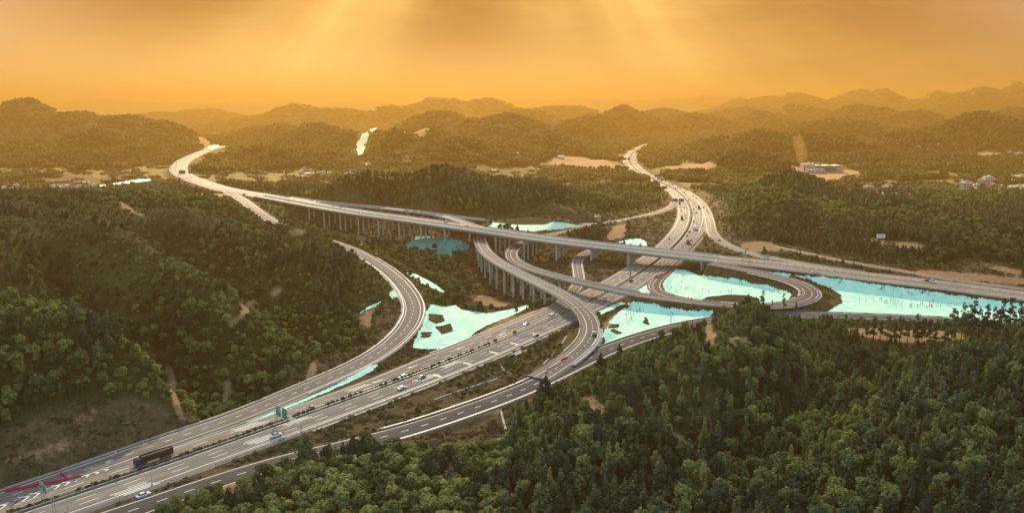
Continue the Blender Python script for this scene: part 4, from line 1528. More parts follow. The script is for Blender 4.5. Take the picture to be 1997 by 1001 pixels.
# names sort alphabetically = instance index
PIDX = {}
order = []
for v in range(5):
    order.append(('round', v))
for v in range(4):
    order.append(('scrub', v))
for v in range(4):
    order.append(('dark', v))
for v in range(3):
    order.append(('tall', v))
for v in range(4):
    order.append(('spire', v))
for i, (k, v) in enumerate(order):
    add_proto('a%02d_%s' % (i, k), list(KINDS[k][v]))
    PIDX.setdefault(k, []).append(i)


def clump(seed, width, ncrown, nleaf, leaf, hgt, mat):
    rg = np.random.default_rng(seed)
    L = []
    for k in range(ncrown):
        x, y = (rg.random(2) - .5) * width
        hh = hgt * (.55 + .6 * rg.random())
        L.append((x, y, hh * .55, width / math.sqrt(ncrown) * (.38 + .25 * rg.random()), hh * .5))
    return crown_mesh('clump', L, nleaf, leaf, seed, mat)


nb = len(order)
for v in range(4):
    add_proto('b%02d_patch' % v, [clump(100 + v, 17, 11, 420, 1.9, 7.5, M['leaf_far'])])
for v in range(3):
    add_proto('c%02d_patch' % v, [clump(200 + v, 30, 18, 420, 3.2, 7, M['leaf_far'])])
for v in range(5):
    L = [((RNG.random() - .5) * 2.4, (RNG.random() - .5) * 2.4, .35 + .3 * RNG.random(), .7, .5) for _ in range(6)]
    add_proto('d%02d_bush' % v, [crown_mesh('bush', L, 90, .5, 300 + v, M['leaf_scrub'] if v < 1 else M['leaf_dry'])])
PIDX['patch'] = [nb, nb + 1, nb + 2, nb + 3]
PIDX['bigpatch'] = [nb + 4, nb + 5, nb + 6]
PIDX['bush'] = [nb + 7, nb + 8, nb + 9, nb + 10, nb + 11]

ng = bpy.data.node_groups.new('scatter', 'GeometryNodeTree')
ng.interface.new_socket('Geometry', in_out='INPUT', socket_type='NodeSocketGeometry')
ng.interface.new_socket('Geometry', in_out='OUTPUT', socket_type='NodeSocketGeometry')
gi, go = ng.nodes.new('NodeGroupInput'), ng.nodes.new('NodeGroupOutput')
ci = ng.nodes.new('GeometryNodeCollectionInfo')
ci.inputs['Collection'].default_value = proto
ci.inputs['Separate Children'].default_value = True
ci.inputs['Reset Children'].default_value = True
ip = ng.nodes.new('GeometryNodeInstanceOnPoints')
ip.inputs['Pick Instance'].default_value = True


def nattr(name, t):
    a = ng.nodes.new('GeometryNodeInputNamedAttribute')
    a.data_type = t
    a.inputs['Name'].default_value = name
    return [o for o in a.outputs if o.enabled and o.name == 'Attribute'][0]


ng.links.new(gi.outputs[0], ip.inputs['Points'])
ng.links.new(ci.outputs[0], ip.inputs['Instance'])
ng.links.new(nattr('idx', 'INT'), ip.inputs['Instance Index'])
ng.links.new(nattr('rot', 'FLOAT_VECTOR'), ip.inputs['Rotation'])
ng.links.new(nattr('scl', 'FLOAT_VECTOR'), ip.inputs['Scale'])
ng.links.new(ip.outputs[0], go.inputs[0])


def scatter(name, pts, idx, rot, scl, label, cat='forest'):
    me = bpy.data.meshes.new(name)
    n_ = len(pts)
    me.vertices.add(n_)
    me.vertices.foreach_set('co', np.ascontiguousarray(pts, np.float32).ravel())
    a = me.attributes.new('idx', 'INT', 'POINT')
    a.data.foreach_set('value', np.ascontiguousarray(idx, np.int32))
    a = me.attributes.new('rot', 'FLOAT_VECTOR', 'POINT')
    rv = np.zeros((n_, 3), np.float32)
    rv[:, 2] = rot
    a.data.foreach_set('vector', rv.ravel())
    a = me.attributes.new('scl', 'FLOAT_VECTOR', 'POINT')
    a.data.foreach_set('vector', np.ascontiguousarray(scl, np.float32).ravel())
    o = link(name, me)
    md = o.modifiers.new('scatter', 'NODES')
    md.node_group = ng
    tag(o, label, cat, None, 'stuff')
    return o


def jitter_grid(y0, y1, sp, amax=.86):
    rows = np.arange(y0, y1, sp)
    out = []
    for y in rows:
        xm = y * amax + 10
        x = np.arange(-xm, xm, sp)
        out.append(np.stack([x, np.full_like(x, y)], 1))
    p = np.concatenate(out)
    return p + (RNG.random(p.shape) - .5) * sp * .95


def in_any(X, Y, polys):
    m_ = np.zeros(len(X), bool)
    for w in polys:
        m_ |= inpoly(X, Y, w)
    return m_


SOILF, GRASSF, FIELDF = SOIL, GRASS, FIELDM
bridge_edge = np.full(GX.shape, 1e9, np.float32)
for k in ('R2', 'R4', 'R5', 'R9'):
    bridge_edge = np.minimum(bridge_edge, FIELD[k][0] - R[k].half)


NOTREE = [wpoly(q) for q in ([(1170, 692), (1172, 600), (1330, 520), (1400, 515), (2050, 600), (2050, 632), (1600, 620), (1500, 606), (1400, 602), (1388, 622), (1250, 662)], [(940, 430), (1170, 434), (1100, 452), (985, 450)])]


def plan(y0, y1, sp):
    p = jitter_grid(y0, y1, sp)
    X, Y = p[:, 0], p[:, 1]
    soil, grass, fld = samp(SOILF, X, Y), samp(GRASSF, X, Y), samp(FIELDF, X, Y)
    rd = samp(ROADD, X, Y)
    be = samp(bridge_edge, X, Y)
    ok = (soil < .3) & (rd > np.where(((Y < 300) & (X < -20)) | ((Y > 560) & (X < -100) & (X > -230) & (Y < 740)), 2.4, 4)) & (be > 2.0) & ~in_any(X, Y, NETPOLY) & ~in_any(X, Y, NOTREE)
    return X, Y, samp(ZT, X, Y), soil, grass, fld, rd, ok


trees = []   # (x, y, z, kind, scale, sz)
for y0, y1, sp in ((120, 330, 3.45), (330, 520, 3.7), (520, 800, 4.5), (800, 1120, 5.2)):
    X, Y, Z, soil, grass, fld, rd, ok = plan(y0, y1, sp)
    n1 = fbm(X / 55.0, Y / 55.0, 61, 3)
    n2 = fbm(X / 22.0, Y / 22.0, 71, 3)
    u = RNG.random(len(X))
    for i in np.nonzero(ok)[0]:
        x, y, z = X[i], Y[i], Z[i]
        g = grass[i] > .35
        if g and u[i] > .10:
            continue
        px, py = project(x, y, z)
        right = px > 1000 and y < 480
        scr = 0.0
        if right:                       # tall dense wood on the near right hill
            k = 'tall' if n1[i] > .5 else 'round'
            if n2[i] < .42:
                k = 'dark'
            elif RNG.random() < .45:
                k = 'spire'
            s = .62 + .75 * RNG.random() ** 1.6 + .5 * (n2[i] - .5)
            s *= .86
            if px < 1450 and py < 840:
                s *= .62
            if rd[i] < 18:
                s *= .6
            if px > 1560 and py < 705:
                s *= .42
            elif px > 1380 and py < 660:
                s *= .6
        elif y < 320 and px > 440 and py > 850:   # scrub at the bottom centre
            k = 'scrub' if n2[i] > .27 else 'dark'
            s = (.75 + .6 * RNG.random()) * (.8 if k == 'dark' else 1)
        elif px < 760 and y < 700:
            k = 'round' if n1[i] > .53 else ('dark' if n2[i] < .38 else 'scrub')
            s = .45 + .6 * RNG.random() ** 1.5
            if py > 600:
                s *= 1.25
            if z > 44:
                k = 'scrub' if n2[i] > .45 else k
                s *= .75
            s *= .78 if py < 600 else .88
            if rd[i] < 16 and not (520 < px < 700 and py < 505):
                s *= .7
        else:
            k = 'dark' if n1[i] < .46 else 'round'
            s = .55 + .45 * RNG.random()
            if rd[i] < 25:
                s *= .6
        if g:
            k, s = 'scrub', .35 + .3 * RNG.random()
        trees.append((x, y, z, k, s, s * (.85 + .35 * RNG.random())))

# thin near woods in a few gaps
PXT = np.array([project(t[0], t[1], t[2]) for t in trees])
hgt_of = {'spire': 9.5, 'round': 8, 'scrub': 4.2, 'dark': 9, 'tall': 10.5}
size_pix = np.array([hgt_of[t[3]] * t[5] * F / t[1] for t in trees])
vis = (PXT[:, 0] > 10) & (PXT[:, 0] < 1987) & (PXT[:, 1] < 1040) & (PXT[:, 1] > 0)
rank = np.argsort(-np.where(vis, size_pix, -1))
NIND = 215
single = set(int(i) for i in rank[:NIND])

GROUPS = {
    'R': ('trees of the dense wood on the near right hill', {
        'round': 'round crowned tree packed into the dense dark wood on the near right hill', 'tall': 'tall full crowned tree rising from the dense wood on the near right hill',
        'dark': 'dark pointed evergreen in the dense wood on the near right hill', 'spire': 'slim pointed mid green tree in the dense wood on the near right hill', 'scrub': 'low olive shrubby tree at the edge of the near right hill wood'}),
    'C': ('trees of the low scrub at the bottom centre', {
        'round': 'round leafy tree in the yellow green scrub at the bottom centre', 'tall': 'tall leafy tree in the yellow green scrub at the bottom centre',
        'spire': 'slim pointed mid green tree in the yellow green scrub at the bottom centre', 'dark': 'dark pointed evergreen standing in the yellow green scrub at the bottom centre', 'scrub': 'yellow green bushy tree in the low scrub at the bottom centre'}),
    'L': ('trees of the wooded left hill', {
        'round': 'round green tree in the wood on the lower left hillside', 'tall': 'tall green tree in the wood on the lower left hillside',
        'spire': 'slim pointed mid green tree in the wood on the lower left hillside', 'dark': 'dark pointed evergreen in the wood on the lower left hillside', 'scrub': 'olive bushy tree in the wood on the lower left hillside'}),
}
TREE_NAME = {'round': 'broadleaf_tree', 'tall': 'broadleaf_tree', 'dark': 'evergreen_tree', 'spire': 'pointed_tree', 'scrub': 'shrub_tree', 'pine': 'pine_tree'}


def put_tree(kind, v, loc, rz, scl, label, group):
    crown, trunk = KINDS[kind][v % len(KINDS[kind])]
    t = empty(TREE_NAME[kind], loc, rz)
    t.scale = scl
    tag(t, label, 'tree', group)
    link('crown', crown, t)
    link('trunk', trunk, t)
    return t


for i in single:
    x, y, z, k, s, szz = trees[i]
    px = PXT[i][0]
    zone = 'R' if px > 1000 else ('C' if px > 330 and PXT[i][1] > 830 else 'L')
    g, lab = GROUPS[zone]
    put_tree(k, int(RNG.integers(9)), (x, y, z - .1), RNG.random() * 6.28, (s, s, szz), lab[k], g + ' (' + k.replace('round', 'round crowns').replace('tall', 'tall crowns').replace('dark', 'evergreens').replace('scrub', 'shrubs').replace('spire', 'slim pointed trees') + ')')

zones = {'left': [], 'right': [], 'mid': []}
for i, t in enumerate(trees):
    if i in single:
        continue
    px = PXT[i][0]
    zones['right' if (px > 1000 and t[1] < 480) else ('left' if px < 800 and t[1] < 760 else 'mid')].append(t)
ZL = {'left': 'dense green wood covering the big hill left of the valley ramp', 'right': 'dense dark wood covering the near hill at bottom right', 'mid': 'brown green wood on the rounded hills behind the interchange'}
for zk, lst in zones.items():
    pts = np.array([(t[0], t[1], t[2] - .1) for t in lst])
    idx = np.array([PIDX[t[3]][int(RNG.integers(len(PIDX[t[3]])))] for t in lst])
    scl = np.array([(t[4], t[4], t[5]) for t in lst])
    scatter('forest', pts, idx, RNG.random(len(lst)) * 6.28, scl, ZL[zk])

# far woods in clumps
for y0, y1, sp, kind, lab in ((1110, 3000, 13.0, 'patch', 'hazy brown wood covering the middle distance hills'), (3000, 6500, 27, 'bigpatch', 'faint hazy wood on the far hill ranges')):
    X, Y, Z, soil, grass, fld, rd, ok = plan(y0, y1, sp)
    FARNET = [w for w in NETPOLY if w[0][1] > 1100]
    for ox, oy in ((11, 0), (-11, 0), (0, 14), (0, -14), (0, -30)):
        ok &= ~in_any(X + ox, Y + oy, FARNET)
    n1 = fbm(X / 90.0, Y / 90.0, 88, 3)
    dens = np.where(fld > .4, .14, 1.0) * np.where(grass > .4, .6, 1.0)
    ok &= (RNG.random(len(X)) < dens) & (rd > (9 if kind == 'patch' else 26))
    i = np.nonzero(ok)[0]
    s = (.8 + .5 * RNG.random(len(i)))
    sz = s * np.where(fld[i] > .4, .5, 1) * (.6 + .8 * n1[i])
    idx = np.array(PIDX[kind])[RNG.integers(len(PIDX[kind]), size=len(i))]
    scatter('forest', np.stack([X[i], Y[i], Z[i] - .4], 1), idx, RNG.random(len(i)) * 6.28, np.stack([s, s, sz], 1), lab)

# low bushes and dry weeds on verges, cut slopes and clearings
UP, UI, US = [], [], []
for y0, y1, sp, k0 in ((150, 620, 1.8, 1.0), (620, 1000, 2.7, 1.35)):
    X, Y, Z, soil, grass, fld, rd, ok = plan(y0, y1, sp)
    nz = fbm(X / 7.0, Y / 7.0, 99, 3)
    ok = (grass > .3) & (soil < .6) & (rd > 1.2) & ~in_any(X, Y, NETPOLY) & (nz + .3 * RNG.random(len(X)) > .62)
    i = np.nonzero(ok)[0]
    s = (.3 + .6 * RNG.random(len(i))) * k0
    UP.append(np.stack([X[i], Y[i], Z[i]], 1))
    UI.append(np.array(PIDX['bush'])[RNG.integers(len(PIDX['bush']), size=len(i))])
    US.append(np.stack([s, s, s * (.6 + .6 * RNG.random(len(i)))], 1))
UP, UI, US = np.concatenate(UP), np.concatenate(UI), np.concatenate(US)
scatter('undergrowth', UP, UI, RNG.random(len(UP)) * 6.28, US, 'dry weeds and low bushes on the brown verges and cut slopes', 'undergrowth')

# trees one can tell apart by where they stand: (px of base, py of base, py of top, kind, label, group)
NAMED = [
    (598, 908, 843, 'dark', 'tall dark evergreen with yellowish top beside the expressway gantry leg', None),
    (505, 975, 915, 'dark', 'dark evergreen beside the narrow road at the bottom left centre', None),
    (575, 965, 925, 'dark', 'dark bushy evergreen below the road gap at the bottom centre', None),
    (712, 872, 834, 'round', 'round dark tree at the left end of the dark lower ramp', None),
    (690, 884, 850, 'round', 'dark tree just left of the round one at the lower ramp end', None),
    (778, 902, 858, 'dark', 'dark conical tree in front of the lower ramp, left of a pair', None),
    (815, 890, 858, 'dark', 'dark conical tree in front of the lower ramp, right of a pair', None),
    (880, 952, 900, 'dark', 'lone dark evergreen rising from the yellow scrub at bottom centre', None),
    (925, 925, 890, 'dark', 'dark evergreen right of the lone one in the bottom scrub', None),
    (1064, 782, 728, 'dark', 'tall dark tree beside the outer edge of the dark lower ramp', None),
    (1052, 800, 752, 'dark', 'dark tree left of the tall one by the lower ramp', None),
    (1172, 720, 684, 'dark', 'dark young tree on the ramp verge facing the red barriers', None),
    (1208, 690, 670, 'dark', 'small dark bush like tree on the forest side of the lower ramp', None),
    (1290, 668, 640, 'round', 'bushy tree left of where the lower ramp vanishes behind the hill', None),
    (1335, 668, 618, 'tall', 'tall leafy tree where the lower ramp vanishes behind the hill', None),
    (1318, 668, 634, 'round', 'leafy tree between two others where the lower ramp vanishes', None),
    (1225, 451, 427, 'dark', 'lone dark tree on the brown bank behind the long viaduct', None),
    (1229, 464, 449, 'dark', 'dark bush below the lone tree behind the long viaduct', None),
    (1108, 458, 446, 'dark', 'small dark tree at the end of the pale net behind the viaduct', None),
    (1490, 499, 478, 'dark', 'dark bushy tree on the dry ground beside the exit ramp', None),
    (1486, 606, 566, 'pine', 'full pine rising in front of the teal basin, left of three', None),
    (1527, 612, 572, 'pine', 'slim pine rising in front of the teal basin, middle of three', None),
    (1551, 618, 588, 'pine', 'dark pine in front of the loop bend, right of three', None),
    (1505, 604, 584, 'pine', 'short thin pine between the basin pines', None),
    (1456, 604, 590, 'round', 'small leafy tree at the ramp edge left of the basin pines', None),
    (1410, 612, 592, 'round', 'leafy tree growing at the far end of the triangular net', None),
]
PINES = [(1610, 664, 612), (1628, 660, 626), (1646, 664, 614), (1668, 668, 628), (1688, 672, 622), (1702, 676, 618), (1716, 672, 624), (1728, 682, 616), (1742, 680, 628), (1752, 686, 614), (1768, 678, 622), (1782, 688, 612), (1796, 682, 620),
         (1808, 692, 626), (1820, 682, 630), (1838, 690, 622), (1853, 686, 600)]
TALLP = [(1862, 660, 606), (1874, 664, 590), (1886, 658, 594), (1895, 662, 586), (1906, 660, 598), (1920, 662, 592), (1934, 660, 598), (1950, 654, 582), (1966, 656, 580), (1984, 654, 588), (1942, 664, 612), (1912, 672, 616), (1973, 664, 612), (1994, 660, 600)]
KH = {'round': 8.6, 'dark': 9.4, 'pine': 14.4, 'tall': 11.4, 'scrub': 4.6}
cnt = 0
for (px, pb, pt, k, lab, grp) in NAMED + [(a, b, c_, 'pine', 'slender bare trunked pine in the row between the pale bare strip and the forest', 'pine row in front of the bare strip') for a, b, c_ in PINES] + \
        [(a, b, c_, 'pine', 'tall loose crowned pine standing out against the widest teal net at the right edge', 'tall pines against the teal net') for a, b, c_ in TALLP]:
    w = march(px, pb)
    if w is None:
        continue
    tz = at_dist(px, pt, w[1])[2]
    s = max(.25, (tz - w[2]) / KH[k])
    sx = s * (1.0 if k != 'pine' else .85)
    put_tree(k, cnt, (w[0], w[1], w[2] - .1), cnt * 1.7, (sx, sx, s), lab, grp)
    cnt += 1

# ---------------------------------------------------------------- vehicles
def paint_mat(name, c, rough=.3, met=.0):
    m, nt, bs, out = mat_new(name)
    ns = noise_node(nt, 2.5, 3, .6)
    rp = ramp_node(nt, ns.outputs[0], [(.3, [x * .82 for x in c]), (.7, c)])
    nt.links.new(rp.outputs[0], bs.inputs['Base Color'])
    bs.inputs['Roughness'].default_value = rough
    bs.inputs['Metallic'].default_value = met
    bs.inputs['Coat Weight'].default_value = .4
    return m


CARC = {'white': paint_mat('white_car_paint', (.80, .80, .78)), 'silver': paint_mat('silver_car_paint', (.48, .49, .5), .3, .4), 'black': paint_mat('black_car_paint', (.022, .023, .026)),
        'grey': paint_mat('grey_car_paint', (.13, .135, .145)), 'red': paint_mat('dark_red_car_paint', (.28, .03, .03)), 'blue': paint_mat('navy_truck_paint', (.022, .03, .085)), 'brown': paint_mat('maroon_cargo_paint', (.035, .012, .014), .6)}
M['lamp_glass'] = simple('clear_lamp_lens', (.75, .75, .7), .15, .05, 4)
M['tail'] = simple('red_lamp_lens', (.4, .02, .02), .25, .05, 4)


def loft(mb, secs, mat):
    """secs: (x, half width low, half width high, z low, z high) -> closed body"""
    rows = []
    for x, wl, wh, z0, z1 in secs:
        zm = z0 + (z1 - z0) * .62
        rows.append([(x, -wl, z0), (x, -wl * 1.02, zm), (x, -wh, z1), (x, 0, z1 + .03), (x, wh, z1), (x, wl * 1.02, zm), (x, wl, z0)][::-1])
    mb.strip(rows, mat, closed=True)
    mb.face(rows[0][::-1], mat)
    mb.face(rows[-1], mat)


def wheel_mesh(r=.33, w=.22):
    d = MB()
    d.tube((0, -w / 2, 0), (0, w / 2, 0), r, r, 14, M['black'])
    d.tube((0, -w / 2 - .015, 0), (0, w / 2 + .015, 0), r * .58, r * .58, 10, M['steel'])
    return d.mesh('wheel')


WHEEL = wheel_mesh()
BIGWHEEL = wheel_mesh(.52, .34)


def car_shapes(kind):
    if kind == 'sedan':
        L, body = 4.7, [(-2.35, .72, .66, .42, .78), (-2.2, .86, .78, .3, .92), (-1.5, .9, .8, .26, .98), (0, .9, .82, .25, .97), (.95, .9, .8, .26, .93), (1.9, .86, .72, .28, .8), (2.3, .7, .58, .38, .66)]
        cab = [(-1.75, .72, .66, .9, .95), (-1.05, .76, .6, .92, 1.4), (-.3, .77, .6, .92, 1.46), (.35, .77, .6, .92, 1.42), (1.15, .74, .66, .88, .93)]
    elif kind == 'suv':
        L, body = 4.7, [(-2.35, .8, .74, .5, 1.0), (-2.2, .9, .82, .38, 1.08), (-1.2, .93, .84, .34, 1.1), (.9, .93, .84, .34, 1.08), (1.9, .9, .78, .36, .98), (2.3, .76, .66, .46, .82)]
        cab = [(-2.2, .8, .72, 1.05, 1.12), (-1.85, .82, .68, 1.06, 1.64), (-.3, .83, .68, 1.06, 1.72), (.4, .82, .66, 1.06, 1.66), (1.2, .78, .7, 1.02, 1.08)]
    else:  # van
        L, body = 5.2, [(-2.6, .88, .82, .45, 1.2), (-2.5, .93, .88, .38, 1.25), (1.3, .93, .88, .36, 1.22), (2.2, .9, .8, .38, 1.05), (2.55, .78, .7, .45, .85)]
        cab = [(-2.58, .86, .78, 1.15, 2.05), (-2.4, .88, .78, 1.15, 2.12), (.9, .88, .78, 1.15, 2.12), (1.3, .87, .74, 1.15, 1.95), (2.15, .8, .72, 1.0, 1.1)]
    return L, body, cab


def car_things(kind, col, loc, rz, label, name='car'):
    L, body, cab = car_shapes(kind)
    t = empty(name, loc, rz)
    tag(t, label, name.replace('_', ' '))
    d = MB()
    loft(d, body, CARC[col])
    b = d.build('body', None, t)
    d = MB()
    loft(d, [(x, wl, wh, z0, z0 + (z1 - z0) * .93) for x, wl, wh, z0, z1 in cab], M['glass'])
    d.build('window', None, t)
    d = MB()
    zt_ = max(c_[4] for c_ in cab)
    xs = [c_ for c_ in cab if c_[4] > zt_ - .4]
    loft(d, [(x, wh * 1.03, wh * .92, z1 - .10, z1 - .01) for x, wl, wh, z0, z1 in xs], CARC[col])
    d.build('roof', None, t)
    for sx in (-1.4, 1.4):
        for sy in (-.8, .8):
            link('wheel', WHEEL, t, (sx, sy, .33))
    for sy in (-.6, .6):
        d = MB()
        d.box((body[-1][0] - .06, sy, .66), (.22, .3, .14), M['lamp_glass'])
        d.build('headlight', None, t)
        d = MB()
        d.box((body[0][0] + .06, sy, .78), (.2, .3, .14), M['tail'])
        d.build('tail_light', None, t)
    return t


def place(key, px, py, away=None, hz=0.0):
    r = R[key]
    s, off, w = r.pick(px, py)
    hd = r.heading(s)
    p = r.at(s, off, .04)[0]
    if away is False:
        hd += math.pi
    return tuple(p), hd


NEAR = [  # road, px, py, kind, colour, heads along the road's own direction?, label
    ('R1', 541, 851, 'sedan', 'white', True, 'white sedan on the lower carriageway just in front of the green sign gantry'),
    ('R1', 610, 798, 'sedan', 'grey', False, 'dark grey sedan on the upper carriageway between truck and white car'),
    ('R1', 781, 740, 'suv', 'white', False, 'white car on the upper carriageway close to the hedge median'),
    ('R1', 824, 738, 'sedan', 'black', True, 'black car on the lower carriageway near the hedge median'),
    ('R1', 783, 760, 'sedan', 'silver', True, 'silver white sedan on the lower carriageway behind the black car'),
    ('R1', 1024, 635, 'sedan', 'silver', False, 'silver car on the upper carriageway left of the curved ramp viaduct'),
    ('R1', 1075, 620, 'van', 'white', False, 'white van emerging from under the curved ramp viaduct'),
    ('R1', 1045, 657, 'sedan', 'black', True, 'dark car on the lower carriageway left of the curved ramp viaduct'),
    ('R1', 1179, 585, 'suv', 'white', False, 'white car with dark windows between the two ramp viaducts'),
    ('R1', 1232, 549, 'suv', 'black', True, 'black car beside the tall pole in front of the long viaduct'),
    ('R2', 1587, 532, 'suv', 'white', True, 'white car on the upper highway beside the start of the widest teal net'),
    ('R2', 1822, 552, 'suv', 'white', False, 'white car on the upper highway far right, next to a red car'),
    ('R2', 1814, 550, 'sedan', 'red', False, 'dark red car on the upper highway far right, next to a white car'),
    ('R8', 1494, 504, 'suv', 'white', True, 'white car at the merging end of the exit ramp'),
    ('R8', 1403, 471, 'sedan', 'black', True, 'dark car on the bend of the exit ramp'),
    ('R2', 869, 434, 'suv', 'grey', True, 'dark car on the long viaduct near the slip road merge'),
    ('R2', 476, 380, 'suv', 'black', True, 'black car near the far left end of the long viaduct'),
    ('R5', 1188, 432, 'suv', 'white', False, 'white car on the dusty ramp behind the viaduct'),
    ('R10', 993, 432, 'van', 'white', True, 'white van on the back ramp beside the pale net'),
]
for key, px, py, kd, colr, fw, lab in NEAR:
    p, hd = place(key, px, py, fw)
    car_things(kd, colr, p, hd, lab, 'van' if kd == 'van' else 'car')


def lorry(loc, rz, label, cabc, boxc, Lbox, hbox, open_top, name='truck'):
    t = empty(name, loc, rz)
    tag(t, label, 'truck')
    d = MB()
    xf = Lbox / 2 + 1.25
    loft(d, [(xf - 1.15, 1.2, 1.1, .7, 2.9), (xf - .2, 1.22, 1.12, .55, 3.0), (xf + .75, 1.22, 1.1, .5, 2.75), (xf + 1.05, 1.18, 1.02, .5, 1.75)], CARC[cabc])
    d.build('cab', None, t)
    d = MB()
    d.hexa([(xf + .72, -1.0, 1.75), (xf + 1.09, -1.0, 1.72), (xf + 1.09, 1.0, 1.72), (xf + .72, 1.0, 1.75)], [(xf + .6, -.95, 2.62), (xf + .84, -.95, 2.6), (xf + .84, .95, 2.6), (xf + .6, .95, 2.62)], M['glass'])
    d.build('windscreen', None, t)
    for sy in (-1.19, 1.19):
        d = MB()
        d.box((xf + .15, sy, 2.15), (.8, .06, .7), M['glass'])
        d.build('side_window', None, t)
    d = MB()
    bc = CARC[boxc]
    z0, z1 = 1.15, 1.15 + hbox
    if open_top:
        d.box((0, 0, z0 + .1), (Lbox, 2.4, .2), bc)
        for sy in (-1.16, 1.16):
            d.box((0, sy, (z0 + z1) / 2 + .1), (Lbox, .08, hbox - .2), bc)
            for k in range(9):
                d.box((-Lbox / 2 + .2 + k * (Lbox - .4) / 8, sy * 1.04, (z0 + z1) / 2 + .1), (.1, .06, hbox - .2), bc)
        for sx in (-1, 1):
            d.box((sx * (Lbox / 2 - .05), 0, (z0 + z1) / 2 + .1), (.1, 2.24, hbox - .2), bc)
        d.box((0, 0, z0 + hbox * .55), (Lbox - .4, 2.2, hbox * .5), M['dark_steel'])
    else:
        d.box((0, 0, (z0 + z1) / 2), (Lbox, 2.45, hbox), bc)
    d.build('cargo_bed', None, t)
    d = MB()
    d.box((.4, 0, .85), (Lbox + 1.2, .9, .3), M['dark_steel'])
    d.build('chassis', None, t)
    n_ax = 3 if Lbox > 9 else 1
    xs = [xf + .1, xf - 2.6] + [-Lbox / 2 + 1.0 + 1.3 * k for k in range(n_ax)]
    for x in xs:
        for sy in (-1.02, 1.02):
            link('wheel', BIGWHEEL, t, (x, sy, .52))
    return t


p, hd = place('R1', 313, 896, False)
lorry(p, hd, 'long navy cabbed truck with open maroon cargo bed on the upper carriageway', 'blue', 'brown', 11.5, 2.3, True)
for px, py, cabc, boxc, Lb, hb, fw, lab in [
    (1342, 477, 'black', 'black', 6, 2.6, True, 'dark box truck nearest the long viaduct on the far expressway'),
    (1355, 448, 'white', 'white', 8, 2.7, True, 'white box truck on the far expressway between two dark cars'),
    (1330, 428, 'black', 'black', 7, 2.7, False, 'black box truck on the far inner carriageway'),
    (1363, 407, 'black', 'brown', 6, 2.7, True, 'dark truck where the far exit ramp splits off'),
    (1325, 398, 'grey', 'grey', 6, 2.5, False, 'grey truck beside the twin backed sign on the far expressway'),
    (1284, 350, 'grey', 'brown', 8, 2.7, True, 'brown truck high up the far expressway, left of a pair'),
    (1291, 352, 'grey', 'brown', 8, 2.7, True, 'brown truck high up the far expressway, right of a pair'),
]:
    p, hd = place('R1', px, py, fw)
    lorry(p, hd, lab, cabc, boxc, Lb, hb, False)

# tow truck with a lifted white car body, standing on the ramp landing
p, hd = place('R4', 1159, 655, True)
t = empty('tow_truck', p, hd)
tag(t, 'black and white tow truck stopped at the end of the curved ramp viaduct', 'tow truck')
d = MB()
loft(d, [(-1.0, .98, .9, .55, 1.25), (.2, 1.0, .92, .5, 1.3), (2.6, 1.0, .9, .5, 1.25), (3.0, .9, .8, .55, 1.0)], CARC['black'])
d.build('body', None, t)
d = MB()
loft(d, [(-.1, .92, .8, 1.25, 2.1), (.2, .94, .8, 1.25, 2.25), (1.4, .92, .78, 1.25, 2.2), (2.1, .88, .8, 1.2, 1.3)], CARC['white'])
d.build('cab', None, t)
d = MB()
d.box((1.75, 0, 1.72), (.5, 1.5, .6), M['glass'], 0, .86)
d.build('windscreen', None, t)
d = MB()
d.box((-2.1, 0, .85), (2.6, 1.9, .25), CARC['black'])
d.tube((-1.0, 0, 1.0), (-3.2, 0, 2.5), .14, .1, 8, M['dark_steel'])
d.tube((-3.2, 0, 2.5), (-3.4, 0, 1.0), .05, .05, 6, M['dark_steel'])
d.build('tow_boom', None, t)
for x in (-2.3, 2.0):
    for sy in (-.88, .88):
        link('wheel', BIGWHEEL, t, (x, sy, .5))


def tiny_car(col):
    L, body, cab = car_shapes('sedan')
    d = MB()
    loft(d, body, CARC[col])
    loft(d, cab, M['glass'])
    for sx in (-1.4, 1.4):
        for sy in (-.8, .8):
            d.tube((sx, sy - .1, .33), (sx, sy + .1, .33), .33, .33, 10, M['black'])
    return d.mesh('car')


TINY = {k: tiny_car(k) for k in ('white', 'silver', 'black', 'grey', 'red')}
FARCARS = [(1305, 468, 'grey'), (1340, 461, 'grey'), (1344, 453, 'black'), (1353, 433, 'black'), (1337, 425, 'white'), (1337, 420, 'silver'), (1352, 409, 'black'), (1358, 416, 'black'), (1352, 417, 'white'), (1372, 406, 'black'),
           (1378, 412, 'grey'), (1381, 417, 'black'), (1343, 391, 'black'), (1337, 399, 'silver'), (1358, 388, 'grey'), (1352, 383, 'black'), (1335, 376, 'black'), (1317, 368, 'black'), (1318, 371, 'white'), (1322, 366, 'grey'), (1326, 368, 'black'),
           (1312, 361, 'black'), (1305, 359, 'grey'), (1297, 354, 'black'), (1273, 347, 'black'), (1264, 351, 'grey'), (1258, 347, 'black'), (1251, 344, 'white'), (1248, 341, 'grey'), (1241, 333, 'black'), (1240, 338, 'black'), (1247, 330, 'grey'),
           (1235, 331, 'grey'), (1253, 334, 'white'), (1232, 322, 'black'), (1238, 320, 'grey'), (1236, 313, 'black'), (1222, 318, 'black'), (1221, 308, 'grey'), (1232, 305, 'black'), (1230, 300, 'white'), (1240, 300, 'black'), (1245, 296, 'grey'), (1252, 290, 'black'), (1243, 292, 'grey'), (1256, 286, 'black'),
           (1349, 470, 'silver'), (1328, 412, 'white'), (1284, 356, 'silver'), (1300, 364, 'white'), (1268, 343, 'grey')]
